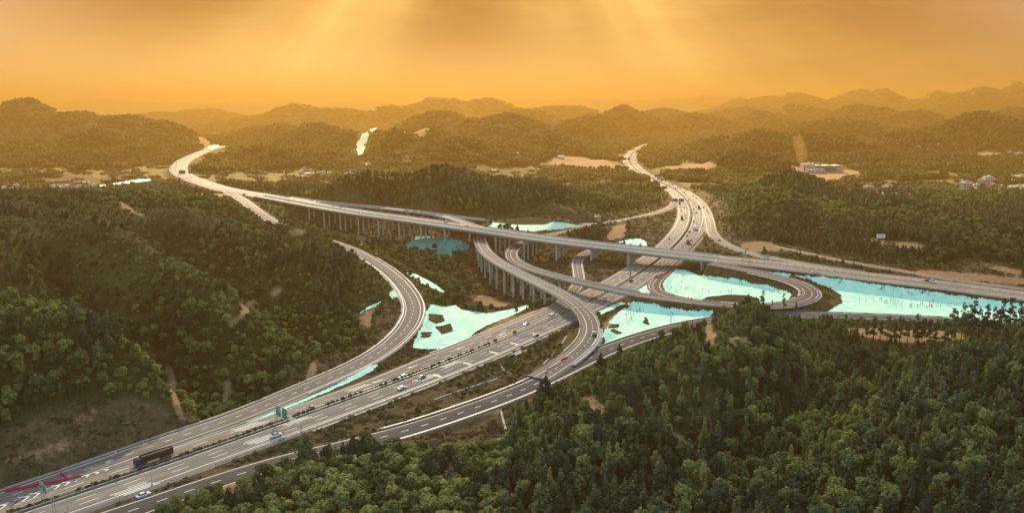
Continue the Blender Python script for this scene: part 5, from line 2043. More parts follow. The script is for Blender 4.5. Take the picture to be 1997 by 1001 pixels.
for px, py, c_ in FARCARS:
    s, off, w = R['R1'].pick(px, py)
    if abs(off) > 22:
        continue
    p, hd = place('R1', px, py, off > 0)
    o = link('car', TINY[c_], None, p, hd)
    tag(o, 'tiny %s car in the traffic on the far stretch of the expressway' % {'grey': 'dark grey', 'red': 'dark red'}.get(c_, c_), 'car', '%s cars far up the expressway' % c_)
for px, py, c_, lab in [(344, 318, 'black', 'tiny dark car on the distant left bend of the upper highway'), (700, 416, 'silver', 'small silver car on the long viaduct left of the dark teal slope'), (564, 392, 'grey', 'small grey car on the left part of the long viaduct')]:
    p, hd = place('R2', px, py, True)
    tag(link('car', TINY[c_], None, p, hd), lab, 'car')

# ---------------------------------------------------------------- red water barriers
d = MB()
prof = [(-.30, 0), (-.30, .22), (-.16, .5), (-.12, .92), (.12, .92), (.16, .5), (.30, .22), (.30, 0)]
xs = [-.85, -.8, -.4, -.36, .36, .4, .8, .85]
sc_ = [.8, 1, 1, .86, .86, 1, 1, .8]
d.strip([[(x, y * k, z) for y, z in prof] for x, k in zip(xs, sc_)], M['red_plastic'], closed=True)
d.face([(xs[0], y * .8, z) for y, z in prof], M['red_plastic'])
d.face([(xs[-1], y * .8, z) for y, z in prof][::-1], M['red_plastic'])
BARR = d.mesh('water_barrier')


def barrier_line(pix, key, label, group, sp=1.75, dz=.05):
    pts = []
    for px, py in pix:
        s, off, w = R[key].pick(px, py)
        pts.append(R[key].at(s, off, dz)[0])
    pts = np.array(pts)
    seg = np.linalg.norm(np.diff(pts[:, :2], axis=0), axis=1)
    cs = np.concatenate([[0], np.cumsum(seg)])
    for s in np.arange(0, cs[-1], sp):
        q = [np.interp(s, cs, pts[:, i]) for i in range(3)]
        q2 = [np.interp(min(s + .5, cs[-1]), cs, pts[:, i]) for i in range(3)]
        q0 = [np.interp(max(s - .5, 0), cs, pts[:, i]) for i in range(3)]
        o = link('water_barrier', BARR, None, q, math.atan2(q2[1] - q0[1], q2[0] - q0[0]) + random.uniform(-.06, .06))
        o.scale = (1.0, 1.1, .85)
        tag(o, label, 'barrier', group)


barrier_line([(18, 959), (60, 952), (110, 943), (150, 934), (167, 931)], 'R11', 'crimson plastic barrier in the long row beside the white chevrons', 'crimson barriers beside the chevrons', 1.75, .12)
barrier_line([(119, 928), (128, 932), (142, 937)], 'R11', 'crimson plastic barrier in the short row crossing the ramp above the chevrons', 'crimson barriers across the ramp end', 1.75, .12)
barrier_line([(1070, 723), (1100, 711), (1130, 699), (1152, 690)], 'R12', 'crimson plastic barrier in the row closing the merge below the tow truck', 'crimson barriers at the ramp merge', 1.75, .3)
barrier_line([(1097, 703), (1103, 700)], 'R4', 'crimson plastic barrier in the short stub on the left ramp edge', 'crimson barriers on the ramp edge', 1.75, .1)
barrier_line([(1304, 531), (1290, 537), (1276, 541)], 'R7', 'dark crimson barrier in the row slanting across the inner loop', 'crimson barriers slanting across the inner loop', 1.75)
barrier_line([(1276, 542), (1283, 542.5), (1291, 543)], 'R7', 'dark crimson barrier in the short row straight across the inner loop', 'crimson barriers straight across the inner loop', 1.75)

# ---------------------------------------------------------------- median hedge
HB = []
for v in range(4):
    rg = np.random.default_rng(500 + v)
    L = [((rg.random() - .5) * 1.5, (rg.random() - .5) * .7, .45 + .35 * rg.random(), .5, .42) for _ in range(7)]
    HB.append(crown_mesh('hedge_bush', L, 130, .34, 510 + v, M['leaf_dark']))
r = R['R1']
s0, s1 = r.pick(20, 1004)[0], r.pick(955, 674)[0]
s = s0
k = 0
while s < s1:
    if not (vnoise(np.array([s / 9.0]), np.array([3.3]), 4)[0] < .22):
        p = r.at(s, random.uniform(-.12, .12), .15)[0]
        o = link('hedge_bush', HB[k % 4], None, tuple(p), r.heading(s) + random.choice((0, math.pi)))
        q = random.uniform(.85, 1.3)
        o.scale = (1.15, q, q)
        tag(o, 'clipped dark green bush in the hedge down the middle of the expressway', 'bush', 'hedge bushes on the expressway median')
        k += 1
    s += 2.5
for px, py in [(1004, 652), (966, 668)]:
    p = P(px, py, .15)
    o = link('hedge_bush', HB[0], None, tuple(p))
    o.scale = (1.2, 1.4, 1.5)
    tag(o, 'lone dark bush where the median hedge thins out' + (' nearer the viaduct' if px > 990 else ' farther from the viaduct'), 'bush')

# anti-glare boards on the upper highway
d = MB()
d.box((0, 0, .45), (.1, .1, .9), M['dark_steel'])
d.box((0, 0, .95), (.12, .85, 1.0), M['dark_steel'])
AG = d.mesh('glare_board')
r = R['R2']
for s in np.arange(r.pick(1997, 577)[0] - 60, r.pick(1383, 503)[0], 5.6):
    o = link('glare_board', AG, None, tuple(r.at(s, 0, .13)[0]), r.heading(s))
    tag(o, 'dark glare board in the row along the upper highway median', 'glare board', 'glare boards on the upper highway median')

# ---------------------------------------------------------------- sign gantries
def gantry(key, s, o0, o1, panels, label, zb=6.0, back=False, legs=True, name='sign_gantry', writing=()):
    """panels: (offset centre, width, height); faces against the road direction"""
    r = R[key]
    base = r.at(s, (o0 + o1) / 2)[0]
    hd = r.heading(s)
    t = empty(name, tuple(base), hd)
    tag(t, label, 'road sign')
    half = abs(o1 - o0) / 2
    om = (o0 + o1) / 2
    d = MB()
    for z in (zb + .3, zb + 1.4):
        for x in (-.35, .35):
            d.tube((x, -half, z), (x, half, z), .08, .08, 6, M['steel'])
    nb_ = max(3, int(half * 2 / 1.6))
    for k in range(nb_):
        y0_, y1_ = -half + 2 * half * k / nb_, -half + 2 * half * (k + 1) / nb_
        for x in (-.35, .35):
            d.tube((x, y0_, zb + .3), (x, y1_, zb + 1.4), .04, .04, 4, M['steel'])
    d.build('beam', None, t)
    if legs:
        for sy in (-half, half):
            d = MB()
            for x in (-.4, .4):
                for yy in (-.3, .3):
                    d.tube((x, sy + yy, -.3), (x * .8, sy + yy * .8, zb + 1.4), .07, .06, 6, M['steel'])
            for k in range(6):
                z_ = .4 + k * (zb / 6)
                for x in (-.38, .38):
                    d.tube((x, sy - .3, z_), (x, sy + .3, z_ + .9), .035, .035, 4, M['steel'])
            d.build('leg', None, t)
    for i, (oc, w, h) in enumerate(panels):
        y = -(oc - om)
        d = MB()
        d.box((-.5 if not back else .5, y, zb + .6 + h * .32), (.12, w, h), M['sign_green'] if not back else M['dark_steel'])
        pn_ = d.build('sign_panel', None, t)
        d = MB()
        if not back:
            x = -.58
            zc = zb + .6 + h * .32
            fr = .07

            def rect(yc, zc_, ww, hh, mt):
                d.box((x, yc, zc_), (.03, ww, hh), mt)
            for q in (-1, 1):
                rect(y + q * (w / 2 - .08), zc, .08, h - .1, M['sign_white'])
                rect(y, zc + q * (h / 2 - .08), w - .24, .08, M['sign_white'])
            if i == 0:
                for rr in range(2):
                    for cc in (-1, 1):
                        for k in (-1, 1):
                            yy, zz = y + cc * w * .24 + k * w * .085, zc + h * .3 - rr * h * .22
                            rect(yy, zz + h * .05, w * .12, h * .025, M['sign_white'])
                            rect(yy, zz, w * .12, h * .02, M['sign_white'])
                            rect(yy, zz - h * .05, w * .12, h * .025, M['sign_white'])
                            rect(yy + .01, zz, w * .022, h * .13, M['sign_white'])
            else:
                for k in range(5):
                    rect(y + (k - 2) * w * .11, zc + h * .24, w * .08, h * .05, M['sign_yellow'])
                rect(y, zc + h * .13, w * .45, h * .03, M['sign_yellow'])
            rect(y, zc - h * .27, w * .05, h * .18, M['sign_white'])
            a, b_, c_ = (x - .02, y - w * .07, zc - h * .18), (x - .02, y + w * .07, zc - h * .18), (x - .02, y, zc - h * .08)
            d.face([a, b_, c_], M['sign_white'])
            d.build('sign_lettering', None, pn_)
    return t


r = R['R1']
sg = r.pick(577, 853)[0]
gantry('R1', sg, .4, 18.2, [(3.4, 3.6, 4.4), (7.9, 3.5, 4.6)], 'lattice gantry with two green arrow signs over the lower carriageway', 4.9)
sg2 = r.near(*P(108, 985, 6.5)[:2])[0]
gantry('R1', sg2, -2.5, 9.5, [(-.6, 3.2, 3.2), (3.0, 3.2, 3.4)], 'lattice gantry with two teal signs cut by the bottom left edge', 4.6)
gantry('R1', r.pick(1318, 402)[0], -20, -8, [(-18, 6.4, 4.2), (-10.5, 6.4, 4.2)], 'gantry with two dark sign backs at the far exit fork', 5.4, True)
gantry('R1', r.pick(1276, 352)[0], -2, 8, [(.5, 5, 4.5), (5.5, 5, 4.5)], 'dark sign gantry over the middle of the far expressway', 5.5, True)
gantry('R1', r.pick(1220, 317)[0], -19, 1, [(-12, 7, 5), (-3, 6, 5)], 'most distant sign gantry on the expressway bend', 5.5, True)
gantry('R2', R['R2'].pick(362, 346)[0], -14, 14, [(-8, 9, 6), (5, 9, 6)], 'distant sign gantry on the left bend of the upper highway', 5.5, True)
gantry('R2', R['R2'].pick(1445, 511)[0], 3.5, 13.6, [(7, 4.5, 3.5)], 'teal sign on a cantilever seen edge on over the upper highway', 4.8)

# poles
def pole(px, py_base, py_top, label, r0=.12, arm=True, key=None):
    if key:
        s, off, w = R[key].pick(px, py_base)
        w = R[key].at(s, off)[0]
    else:
        w = march(px, py_base)
    hgt = at_dist(px, py_top, w[1])[2] - w[2]
    t = empty('pole', tuple(w))
    tag(t, label, 'pole')
    d = MB()
    d.tube((0, 0, -.3), (0, 0, hgt), r0, r0 * .6, 8, M['steel'] if r0 < .3 else M['dark_steel'])
    d.build('mast', None, t)
    d = MB()
    d.box((0, 0, .25), (r0 * 4, r0 * 4, .5), M['conc'])
    d.build('footing', None, t)
    if arm:
        d = MB()
        d.tube((0, 0, hgt * .96), (1.2, 0, hgt * .98), .05, .05, 6, M['steel'])
        d.box((1.3, 0, hgt * .94), (.5, .25, .3), M['conc_pale'])
        d.build('camera_arm', None, t)
    return t


pole(220, 908, 882, 'thin grey camera pole between the ramp and the upper carriageway', key='R1')
pole(295, 949, 919, 'thin grey camera pole on the median facing the truck', key='R1')
pole(137, 1000, 985, 'short grey pole near the bottom left signs', key='R1', arm=False)
pole(1230, 541, 528, 'stout dark pole on the median in front of the long viaduct', .45, False, key='R1')
pole(1290, 388, 374, 'thin pole on the bank left of the far expressway', .15, False)
t = pole(291, 386, 356, 'tall pale telecom mast on the crest of the left hill', .35, False)
d = MB()
for z in (10, 12.5, 15):
    d.box((0, .55, z), (.5, .3, 1.6), M['conc_pale'])
    d.box((0, -.55, z), (.5, .3, 1.6), M['conc_pale'])
d.build('antenna', None, t)

# ---------------------------------------------------------------- saplings standing on the nets
def sapling_mesh(seed, hgt, leaves):
    rg = np.random.default_rng(seed)
    d = MB()
    d.tube((0, 0, 0), (rg.normal() * .08, rg.normal() * .08, hgt), .06, .03, 5, M['bark'])
    for k in range(leaves):
        z = hgt * (.45 + .55 * rg.random())
        a = rg.random() * 6.28
        c_ = np.array([math.cos(a) * .22, math.sin(a) * .22, z])
        t1 = np.array([math.cos(a), math.sin(a), .4]) * .28
        t2 = np.array([-math.sin(a), math.cos(a), rg.normal() * .3]) * .16
        d.face([c_ - t2, c_ + t1, c_ + t2, c_ - t1 * .6], M['leaf_dark'])
    return d.mesh('sapling')


SAP = [sapling_mesh(1, 1.5, 5), sapling_mesh(2, 2.2, 9), sapling_mesh(3, 2.8, 3), sapling_mesh(4, 1.1, 12)]
SAPC = [
    ('widest teal net', [(1700, 590, 28, 4, 10), (1735, 594, 26, 5, 14), (1760, 601, 20, 4, 10), (1805, 602, 18, 4, 12), (1835, 598, 20, 5, 12), (1740, 570, 30, 4, 8), (1780, 576, 30, 4, 10), (1830, 580, 24, 4, 6), (1880, 584, 24, 4, 6)]),
    ('teal basin inside the loop', [(1330, 541, 12, 3, 7), (1385, 541, 16, 3, 9), (1420, 545, 18, 4, 7), (1330, 562, 14, 6, 8), (1310, 566, 10, 6, 6), (1460, 557, 18, 3, 5), (1390, 572, 40, 3, 14), (1500, 573, 18, 2, 8)]),
    ('triangular teal net', [(1232, 616, 14, 3, 8), (1226, 632, 8, 6, 6), (1306, 618, 6, 4, 5), (1240, 606, 20, 3, 4), (1312, 630, 8, 3, 4)]),
]
for nm, cl_ in SAPC:
    for cx_, cy_, dx_, dy_, n_ in cl_:
        for _ in range(n_):
            w = march(cx_ + random.uniform(-dx_, dx_), cy_ + random.uniform(-dy_, dy_))
            if w is None or samp(ROADALL, w[0], w[1]) < 1.0:
                continue
            o = link('sapling', random.choice(SAP), None, (w[0], w[1], w[2] + .25), random.uniform(0, 6.28))
            sc2 = random.uniform(.8, 1.5)
            o.scale = (sc2, sc2, sc2)
            tag(o, 'thin dark sapling poking up through the ' + nm, 'sapling', 'saplings on the ' + nm)

# ---------------------------------------------------------------- concrete drains laid down the slopes
def drain(pix, w_, label, mat='conc_pale', dz=.45):
    pts = [march(a, b) for a, b in pix]
    P2 = []
    for a, b in zip(pts[:-1], pts[1:]):
        for k in range(12):
            q = a + (b - a) * k / 12
            P2.append(q)
    P2.append(pts[-1])
    P2 = np.array(P2)
    tn = np.gradient(P2[:, :2], axis=0)
    tn /= np.linalg.norm(tn, axis=1)[:, None]
    nn = np.stack([tn[:, 1], -tn[:, 0]], 1)
    rows = []
    for q, n_ in zip(P2, nn):
        z = ground(q[0], q[1]) + dz
        l, r_ = q[:2] - n_ * w_ / 2, q[:2] + n_ * w_ / 2
        rows.append([(l[0], l[1], z - .3), (l[0], l[1], z), (l[0] + n_[0] * .15, l[1] + n_[1] * .15, z), (q[0], q[1], z - .18), (r_[0] - n_[0] * .15, r_[1] - n_[1] * .15, z), (r_[0], r_[1], z), (r_[0], r_[1], z - .3)])
    d = MB()
    d.strip(rows, M[mat])
    tag(d.build('drain_channel'), label, 'drain')


drain([(1105, 657), (1081, 690), (1060, 714)], .7, 'pale concrete drain curving down the grass triangle beside the landing ramp')
drain([(976, 716), (985, 728), (998, 732)], .7, 'short concrete drain stepping down the grass triangle')
drain([(846, 783), (900, 764), (970, 741)], .8, 'long concrete drain along the middle of the grass triangle')
drain([(976, 798), (986, 840), (995, 870)], .8, 'concrete drain running straight down from the dark lower ramp into the wood')
drain([(940, 876), (962, 864), (988, 855)], .8, 'concrete drain slanting to meet the straight one below the ramp')
drain([(1643, 547), (1632, 558)], 1.1, 'dark stepped drain at the left end of the widest teal net', 'conc_dark', .6)
drain([(1724, 560), (1715, 567)], 1.1, 'dark stepped drain in the middle of the widest teal net', 'conc_dark', .6)
drain([(1803, 572), (1795, 576)], 1.1, 'dark stepped drain right of the middle on the widest teal net', 'conc_dark', .6)
drain([(740, 683), (752, 672)], .6, 'short concrete drain below the lower left net corner')

# ---------------------------------------------------------------- buildings
WALLS = {'cream': simple('cream_plaster', (.46, .38, .27), .9, .2, .4), 'pink': simple('pink_brick_plaster', (.46, .26, .19), .9, .2, .4), 'white': simple('white_plaster', (.52, .47, .39), .9, .15, .4),
         'grey': simple('grey_render', (.32, .28, .24), .9, .2, .4), 'orange': simple('orange_brick', (.48, .25, .12), .9, .2, .4)}
M['roof_flat'] = simple('flat_concrete_roof', (.42, .37, .3), .9, .2, .3)
M['roof_tile'] = simple('red_tile_roof', (.33, .11, .07), .85, .25, .6)
M['roof_white'] = simple('white_sheet_roof', (.48, .45, .38), .5, .1, .6)
M['win'] = simple('dark_window_glass', (.05, .05, .05), .2, .2, 1, 0, 'Object', .5)


def building(loc, w, dpt, h, wall, roof, label, group=None, rz=0.0, name='house', cat='house', floors=None, gable=False):
    t = empty(name, loc, rz)
    tag(t, label, cat, group)
    d = MB()
    d.box((0, 0, h / 2 - 1), (w, dpt, h + 2), WALLS[wall])
    wl = d.build('wall', None, t)
    d = MB()
    mt = M[roof]
    if gable:
        rows = [[(x, -dpt / 2 - .4, h - .05), (x, 0, h + dpt * .28), (x, dpt / 2 + .4, h - .05), (x, 0, h + dpt * .28 - .25)] for x in (-w / 2 - .4, w / 2 + .4)]
        d.strip(rows, mt, closed=True)
        d.face(rows[0], mt)
        d.face(rows[1][::-1], mt)
    else:
        d.box((0, 0, h + .15), (w + .5, dpt + .5, .3), mt)
        d.box((w * .2, dpt * .1, h + 1.2), (w * .3, dpt * .4, 1.8), WALLS[wall])
    d.build('roof', None, t)
    fl = floors or max(1, int(h / 3.2))
    nc = max(2, min(5, int(w / 3)))
    cnt_ = 0
    for f_ in range(fl):
        for c_ in range(nc):
            if cnt_ >= 15:
                break
            d = MB()
            d.box((-w / 2 + w * (c_ + .5) / nc, -dpt / 2 - .03, 1.6 + f_ * (h / fl)), (w / nc * .45, .12, min(1.5, h / fl * .5)), M['win'])
            d.build('window', None, t)
            cnt_ += 1
    return t


HOUSES = [  # px, py of base, width px, height px, wall, roof, gable, label
    (603, 346, 17, 9, 'grey', 'roof_white', 0, 'grey long house with pale roof in the village behind the viaduct'),
    (621, 346, 8, 11, 'grey', 'roof_flat', 0, 'grey block against the white storeyed house behind the viaduct'),
    (631, 348, 8, 14, 'white', 'roof_flat', 0, 'white storeyed house in the village behind the viaduct'),
    (643, 346, 9, 11, 'cream', 'roof_flat', 0, 'cream house right of the white storeyed one'),
    (654, 343, 11, 8, 'pink', 'roof_tile', 1, 'pinkish gabled house at the right side of the village cluster'),
    (681, 346, 14, 8, 'orange', 'roof_flat', 0, 'orange house in front of the dark middle hill'),
    (688, 343, 8, 10, 'cream', 'roof_flat', 0, 'cream tower house behind the orange one'),
    (672, 353, 10, 4, 'white', 'roof_white', 1, 'low white roofed shed at the foot of the dark middle hill'),
    (584, 361, 13, 8, 'pink', 'roof_white', 0, 'pink house standing alone nearer the viaduct'),
    (35, 387, 8, 13, 'cream', 'roof_flat', 0, 'cream tall house in the far left village'),
    (46, 374, 8, 4, 'white', 'roof_white', 1, 'low white roofed house at the back of the far left village'),
    (56, 380, 12, 7, 'pink', 'roof_tile', 1, 'red roofed house in the far left village'),
    (69, 381, 11, 5, 'white', 'roof_white', 1, 'white roofed shed right of the red roof in the far left village'),
    (22, 385, 9, 4, 'cream', 'roof_flat', 0, 'cream low house at the front of the far left village'),
    (4, 374, 8, 4, 'white', 'roof_white', 1, 'white roofed house at the very left edge'),
    (87, 379, 5, 3, 'white', 'roof_white', 1, 'tiny white shed just outside the far left village'),
    (170, 378, 11, 13, 'pink', 'roof_flat', 0, 'pink three storey house left of the long white roof'),
    (154, 378, 9, 4, 'white', 'roof_white', 1, 'low white roofed shed left of the pink house'),
    (186, 374, 15, 5, 'cream', 'roof_tile', 1, 'low tiled row between pink house and long shed'),
    (233, 371, 17, 6, 'pink', 'roof_flat', 0, 'pink low building in front of the long white roof'),
    (1173, 362, 10, 8, 'grey', 'roof_tile', 1, 'dark gabled house in the hamlet left of the far expressway'),
    (1188, 361, 7, 5, 'cream', 'roof_tile', 1, 'small cream house in the hamlet left of the far expressway'),
    (1201, 364, 14, 4, 'white', 'roof_white', 1, 'long white roof in the hamlet left of the far expressway'),
    (1185, 368, 11, 4, 'pink', 'roof_flat', 0, 'low pink house at the front of the hamlet left of the far expressway'),
    (1165, 428, 11, 6, 'grey', 'roof_flat', 0, 'grey hut on the bank beside the brown mound'),
    (1006, 304, 15, 3, 'white', 'roof_white', 1, 'long white shed on the distant plain above the middle hill'),
    (1030, 305, 6, 3, 'white', 'roof_white', 1, 'short white shed right of the long one on the distant plain'),
    (1094, 309, 12, 4, 'white', 'roof_white', 1, 'white shed by the orange field on the distant plain'),
    (965, 335, 9, 3, 'white', 'roof_white', 1, 'lone white shed just behind the middle hill'),
    (1693, 381, 8, 4, 'pink', 'roof_tile', 1, 'small red roofed house at the left end of the right hand village'),
    (1706, 382, 12, 7, 'orange', 'roof_tile', 1, 'orange brick house second from the left in the right hand village'),
    (1719, 386, 8, 8, 'white', 'roof_flat', 0, 'white house third from the left in the right hand village'),
    (1731, 383, 10, 6, 'cream', 'roof_tile', 1, 'cream gabled house amid the right hand village'),
    (1745, 388, 10, 9, 'pink', 'roof_flat', 0, 'pink flat roofed house amid the right hand village'),
    (1757, 382, 8, 7, 'cream', 'roof_flat', 0, 'cream flat roofed house right of the pink one'),
    (1770, 383, 11, 5, 'grey', 'roof_tile', 1, 'grey gabled house near the right end of the low village'),
    (1778, 379, 6, 8, 'white', 'roof_flat', 0, 'narrow white house at the right end of the low village'),
    (1879, 378, 13, 23, 'cream', 'roof_flat', 0, 'tall cream apartment block at the left end of the hillside town'),
    (1891, 370, 9, 14, 'pink', 'roof_flat', 0, 'pink block right of the tall cream one in the hillside town'),
    (1902, 374, 10, 15, 'white', 'roof_flat', 0, 'white block in the middle of the hillside town'),
    (1912, 366, 10, 17, 'cream', 'roof_flat', 0, 'cream block beside the tallest tower of the hillside town'),
    (1924, 365, 14, 22, 'white', 'roof_flat', 0, 'tallest pale tower of the hillside town'),
    (1936, 364, 8, 15, 'cream', 'roof_flat', 0, 'narrow cream block right of the tallest tower'),
    (1947, 364, 9, 11, 'pink', 'roof_flat', 0, 'low pink block at the right of the hillside town'),
    (1962, 360, 12, 11, 'grey', 'roof_flat', 0, 'grey block between the town and the big cream block'),
    (1988, 357, 24, 15, 'cream', 'roof_flat', 0, 'big wide cream block at the right edge'),
    (1984, 371, 26, 9, 'grey', 'roof_white', 0, 'low grey building with pale roof below the big cream block'),
    (1960, 367, 10, 3, 'white', 'roof_white', 1, 'low white shed below the hillside town'),
    (1790, 291, 8, 5, 'white', 'roof_flat', 0, 'small white house on the hazy slope above the right hand village'),
    (1829, 289, 4, 7, 'cream', 'roof_flat', 0, 'thin cream tower on the hazy slope above the right hand village'),
    (1968, 304, 6, 9, 'cream', 'roof_flat', 0, 'cream block beside the distant quarry at right'),
    (1984, 306, 16, 7, 'grey', 'roof_flat', 0, 'grey wide block right of the distant quarry'),
    (1719, 424, 5, 11, 'cream', 'roof_flat', 0, 'lone narrow cream house on the wooded right slope'),
    (1880, 430, 14, 5, 'pink', 'roof_tile', 1, 'lone red roofed house in the wood on the right'),
]
for i, (px, py, wp, hp, wl_, rf, gb, lab) in enumerate(HOUSES):
    w = march(px, py, ymin=1000.0 if px < 1220 and py < 395 else 0.0)
    if w is None:
        continue
    sc_m = w[1] / CP / F
    ww, hh = wp * sc_m, hp * sc_m * (.8 if gb else .92)
    building((w[0], w[1], w[2]), ww, min(ww * .8, 14), hh, wl_, rf, lab, None, (i * .37) % .6 - .3, gable=bool(gb))

# more small houses packed between the ones above
SMALL = []
for v, (wl_, rf, gb) in enumerate((('cream', 'roof_flat', False), ('pink', 'roof_tile', True), ('white', 'roof_flat', False), ('grey', 'roof_tile', True), ('cream', 'roof_white', True))):
    SMALL.append((wl_, rf, gb))
PACK = [('town', 'packed into the hillside town at the right edge', [(random.uniform(1868, 1997), random.uniform(358, 380)) for _ in range(26)], (5, 11), (6, 13)),
        ('low village', 'among the roofs of the low right hand village', [(random.uniform(1686, 1790), random.uniform(377, 390)) for _ in range(20)], (5, 9), (4, 7)),
        ('viaduct village', 'in the village on the plain behind the viaduct', [(random.uniform(575, 700), random.uniform(340, 362)) for _ in range(14)], (5, 10), (4, 8)),
        ('left village', 'in the village below the far left hills', [(random.uniform(0, 200), random.uniform(372, 386)) for _ in range(16)], (5, 9), (3, 6)),
        ('hamlet', 'in the hamlet beside the far expressway', [(random.uniform(1160, 1215), random.uniform(352, 370)) for _ in range(8)], (4, 9), (3, 6))]
for nm, where, spots, wr, hr in PACK:
    proto_h = {}
    for px, py in spots:
        w = march(px, py, ymin=1000.0)
        if w is None or samp(ROADALL, w[0], w[1]) < 12:
            continue
        v = random.randrange(5)
        sc_m = w[1] / CP / F
        wl_, rf, gb = SMALL[v]
        lab = 'small %s %s house %s' % (wl_, 'gabled' if gb else 'flat roofed', where)
        if v == 4:
            lab = 'small cream house with pale roof ' + where
        if v not in proto_h:
            hh = random.uniform(*hr) * sc_m
            proto_h[v] = building(tuple(w), 8 * sc_m, 8, hh, wl_, rf, lab, 'small %s houses of the %s (%s)' % (wl_, nm, rf.replace('roof_', '')), random.uniform(-.4, .4), gable=gb)
        else:
            k = random.uniform(.7, 1.25)
            copy_tree(proto_h[v], tuple(w), random.uniform(-.5, .5), (k, 1, random.uniform(.75, 1.3)))

# long white roofed shed, factory, billboard
a, b = march(199, 372, ymin=1000.0), march(286, 362, ymin=1000.0)
mid = (a + b) / 2
L_ = float(np.hypot(b[0] - a[0], b[1] - a[1]))
t = empty('factory_shed', tuple((a + b) / 2), math.atan2(b[1] - a[1], b[0] - a[0]))
tag(t, 'very long low shed with pale roof at the foot of the left hills', 'shed')
L_ = min(L_, 120)
d = MB()
d.box((0, 0, 1.5), (L_, 14, 7), WALLS['grey'])
d.build('wall', None, t)
d = MB()
rows = [[(x, -8, 4.9), (x, -4, 6.6), (x, 0, 5.2), (x, 4, 6.6), (x, 8, 4.9), (x, 0, 4.7)] for x in (-L_ / 2 - .5, L_ / 2 + .5)]
d.strip(rows, M['roof_white'], closed=True)
d.face(rows[0], M['roof_white'])
d.face(rows[1][::-1], M['roof_white'])
d.build('roof', None, t)
for k in range(8):
    d = MB()
    d.box((-L_ / 2 + L_ * (k + .5) / 8, -7.03, 2.4), (L_ / 8 * .6, .15, 2.4), M['win'])
    d.build('window', None, t)

fw = march(1600, 337)
sc_m = fw[1] / CP / F
t = building((fw[0] - 22 * sc_m, fw[1] + 10, fw[2]), 21 * sc_m, 18, 16 * sc_m, 'cream', 'roof_flat', 'cream factory block with upright fins beside the dust plume', None, 0, 'factory_building', 'factory')
for k in range(8):
    d = MB()
    d.box((-10 * sc_m + 20 * sc_m * k / 7, -9.3, 8 * sc_m), (.8, .5, 15 * sc_m), WALLS['white'])
    d.build('fin', None, t)
t = empty('factory_hall', (fw[0] + 18 * sc_m, fw[1] + 16, fw[2]), -.06)
tag(t, 'long dark sided factory hall with pale wavy roof and pink end wall', 'factory')
w2, h2 = 56 * sc_m, 12 * sc_m
d = MB()
d.box((0, 0, h2 / 2 - 1), (w2, 22, h2 + 2), WALLS['grey'])
d.box((w2 * .41, -11.2, h2 / 2 - 1), (w2 * .18, .6, h2 + 1.6), WALLS['pink'])
d.build('wall', None, t)
d = MB()
rows = [[(-w2 / 2 + w2 * k / 24, yy, h2 + .4 + 1.1 * abs(math.sin(k * math.pi / 8))) for k in range(25)] for yy in (-12, 12)]
d.strip(rows[::-1], M['roof_white'])
rows2 = [[(x, -12, z - .5) for x, y, z in rows[0]], rows[0]]
d.strip(rows2, M['roof_white'])
d.build('roof', None, t)
d = MB()
d.box((-w2 * .1, -11.1, h2 * .5), (w2 * .72, .3, h2 * .7), M['dark_steel'])
d.build('opening', None, t)
building((fw[0] - 16 * sc_m, fw[1] - 14, fw[2]), 32 * sc_m, 9, 7 * sc_m, 'grey', 'roof_white', 'low grey annex in front of the cream factory block', None, 0, 'factory_annex', 'factory')

w = march(1717, 472)
sc_m = w[1] / CP / F
t = empty('billboard', tuple(w), -.25)
tag(t, 'white billboard with red lines on the wooded rise at right', 'billboard')
d = MB()
d.box((0, 0, 4.6 * 1.0), (15 * sc_m, .3, 7.5 * sc_m), M['sign_white'])
pn_ = d.build('board', None, t)
d = MB()
for k, (z_, w_) in enumerate(((.6, .75), (-.5, .55))):
    for j in range(6):
        d.box(((j - 2.5) * 15 * sc_m * w_ / 6, -.17, 4.6 + z_), (15 * sc_m * w_ / 9, .03, .6), M['red_plastic'])
d.build('lettering', None, pn_)
for x in (-4, -1.3, 1.3, 4):
    d = MB()
    d.tube((x * sc_m * 1.2, .2, -.5), (x * sc_m * 1.2, .2, 4.4), .12, .12, 6, M['dark_steel'])
    d.build('post', None, t)

# parked vehicles and tents by the small road at the bottom left
for px, py, kd, c_, lab in [(280, 972, 'sedan', 'white', 'white car parked on the dry verge by the narrow road at the bottom left')]:
    w = march(px, py)
    car_things(kd, c_, (w[0], w[1], w[2] + .02), .9, lab, 'van' if kd == 'van' else 'car')

# faint dust plume over the factory yard
m = bpy.data.materials.new('dust_plume')
m.use_nodes = True
nt3 = m.node_tree
nt3.nodes.clear()
oo = sh(nt3, 'ShaderNodeOutputMaterial')
vv = sh(nt3, 'ShaderNodeVolumePrincipled')
vv.inputs['Color'].default_value = (.8, .52, .2, 1)
vv.inputs['Density'].default_value = .009
vv.inputs['Anisotropy'].default_value = .3
nt3.links.new(vv.outputs[0], oo.inputs['Volume'])
w = march(1562, 322)
sc_m = w[1] / CP / F
rows = []
for k in range(9):
    q = k / 8
    rad = sc_m * (7 + 5 * math.sin(q * 3.0)) * (1 if 0 < k < 8 else .3)
    cx_ = -sc_m * 9 * q + sc_m * 2 * math.sin(q * 5)
    rows.append([(cx_ + rad * math.cos(a) * (1 + .2 * math.sin(3 * a + k)), rad * math.sin(a), q * 60 * sc_m) for a in np.linspace(0, 2 * math.pi, 13)[:-1]])
d = MB()
d.strip(rows, m, closed=True)
d.face(rows[0][::-1], m)
d.face(rows[-1], m)
tag(d.build('smoke', None, None, False, tuple(w)), 'faint golden dust plume rising over the factory yard', 'smoke', None, 'stuff')
HAZE_DENSITY = 0.0003
HAZE_COLOR = (.36, .21, .052, 1)
HAZE_G = .42
SKY_TINT = (.185, .188, .167)
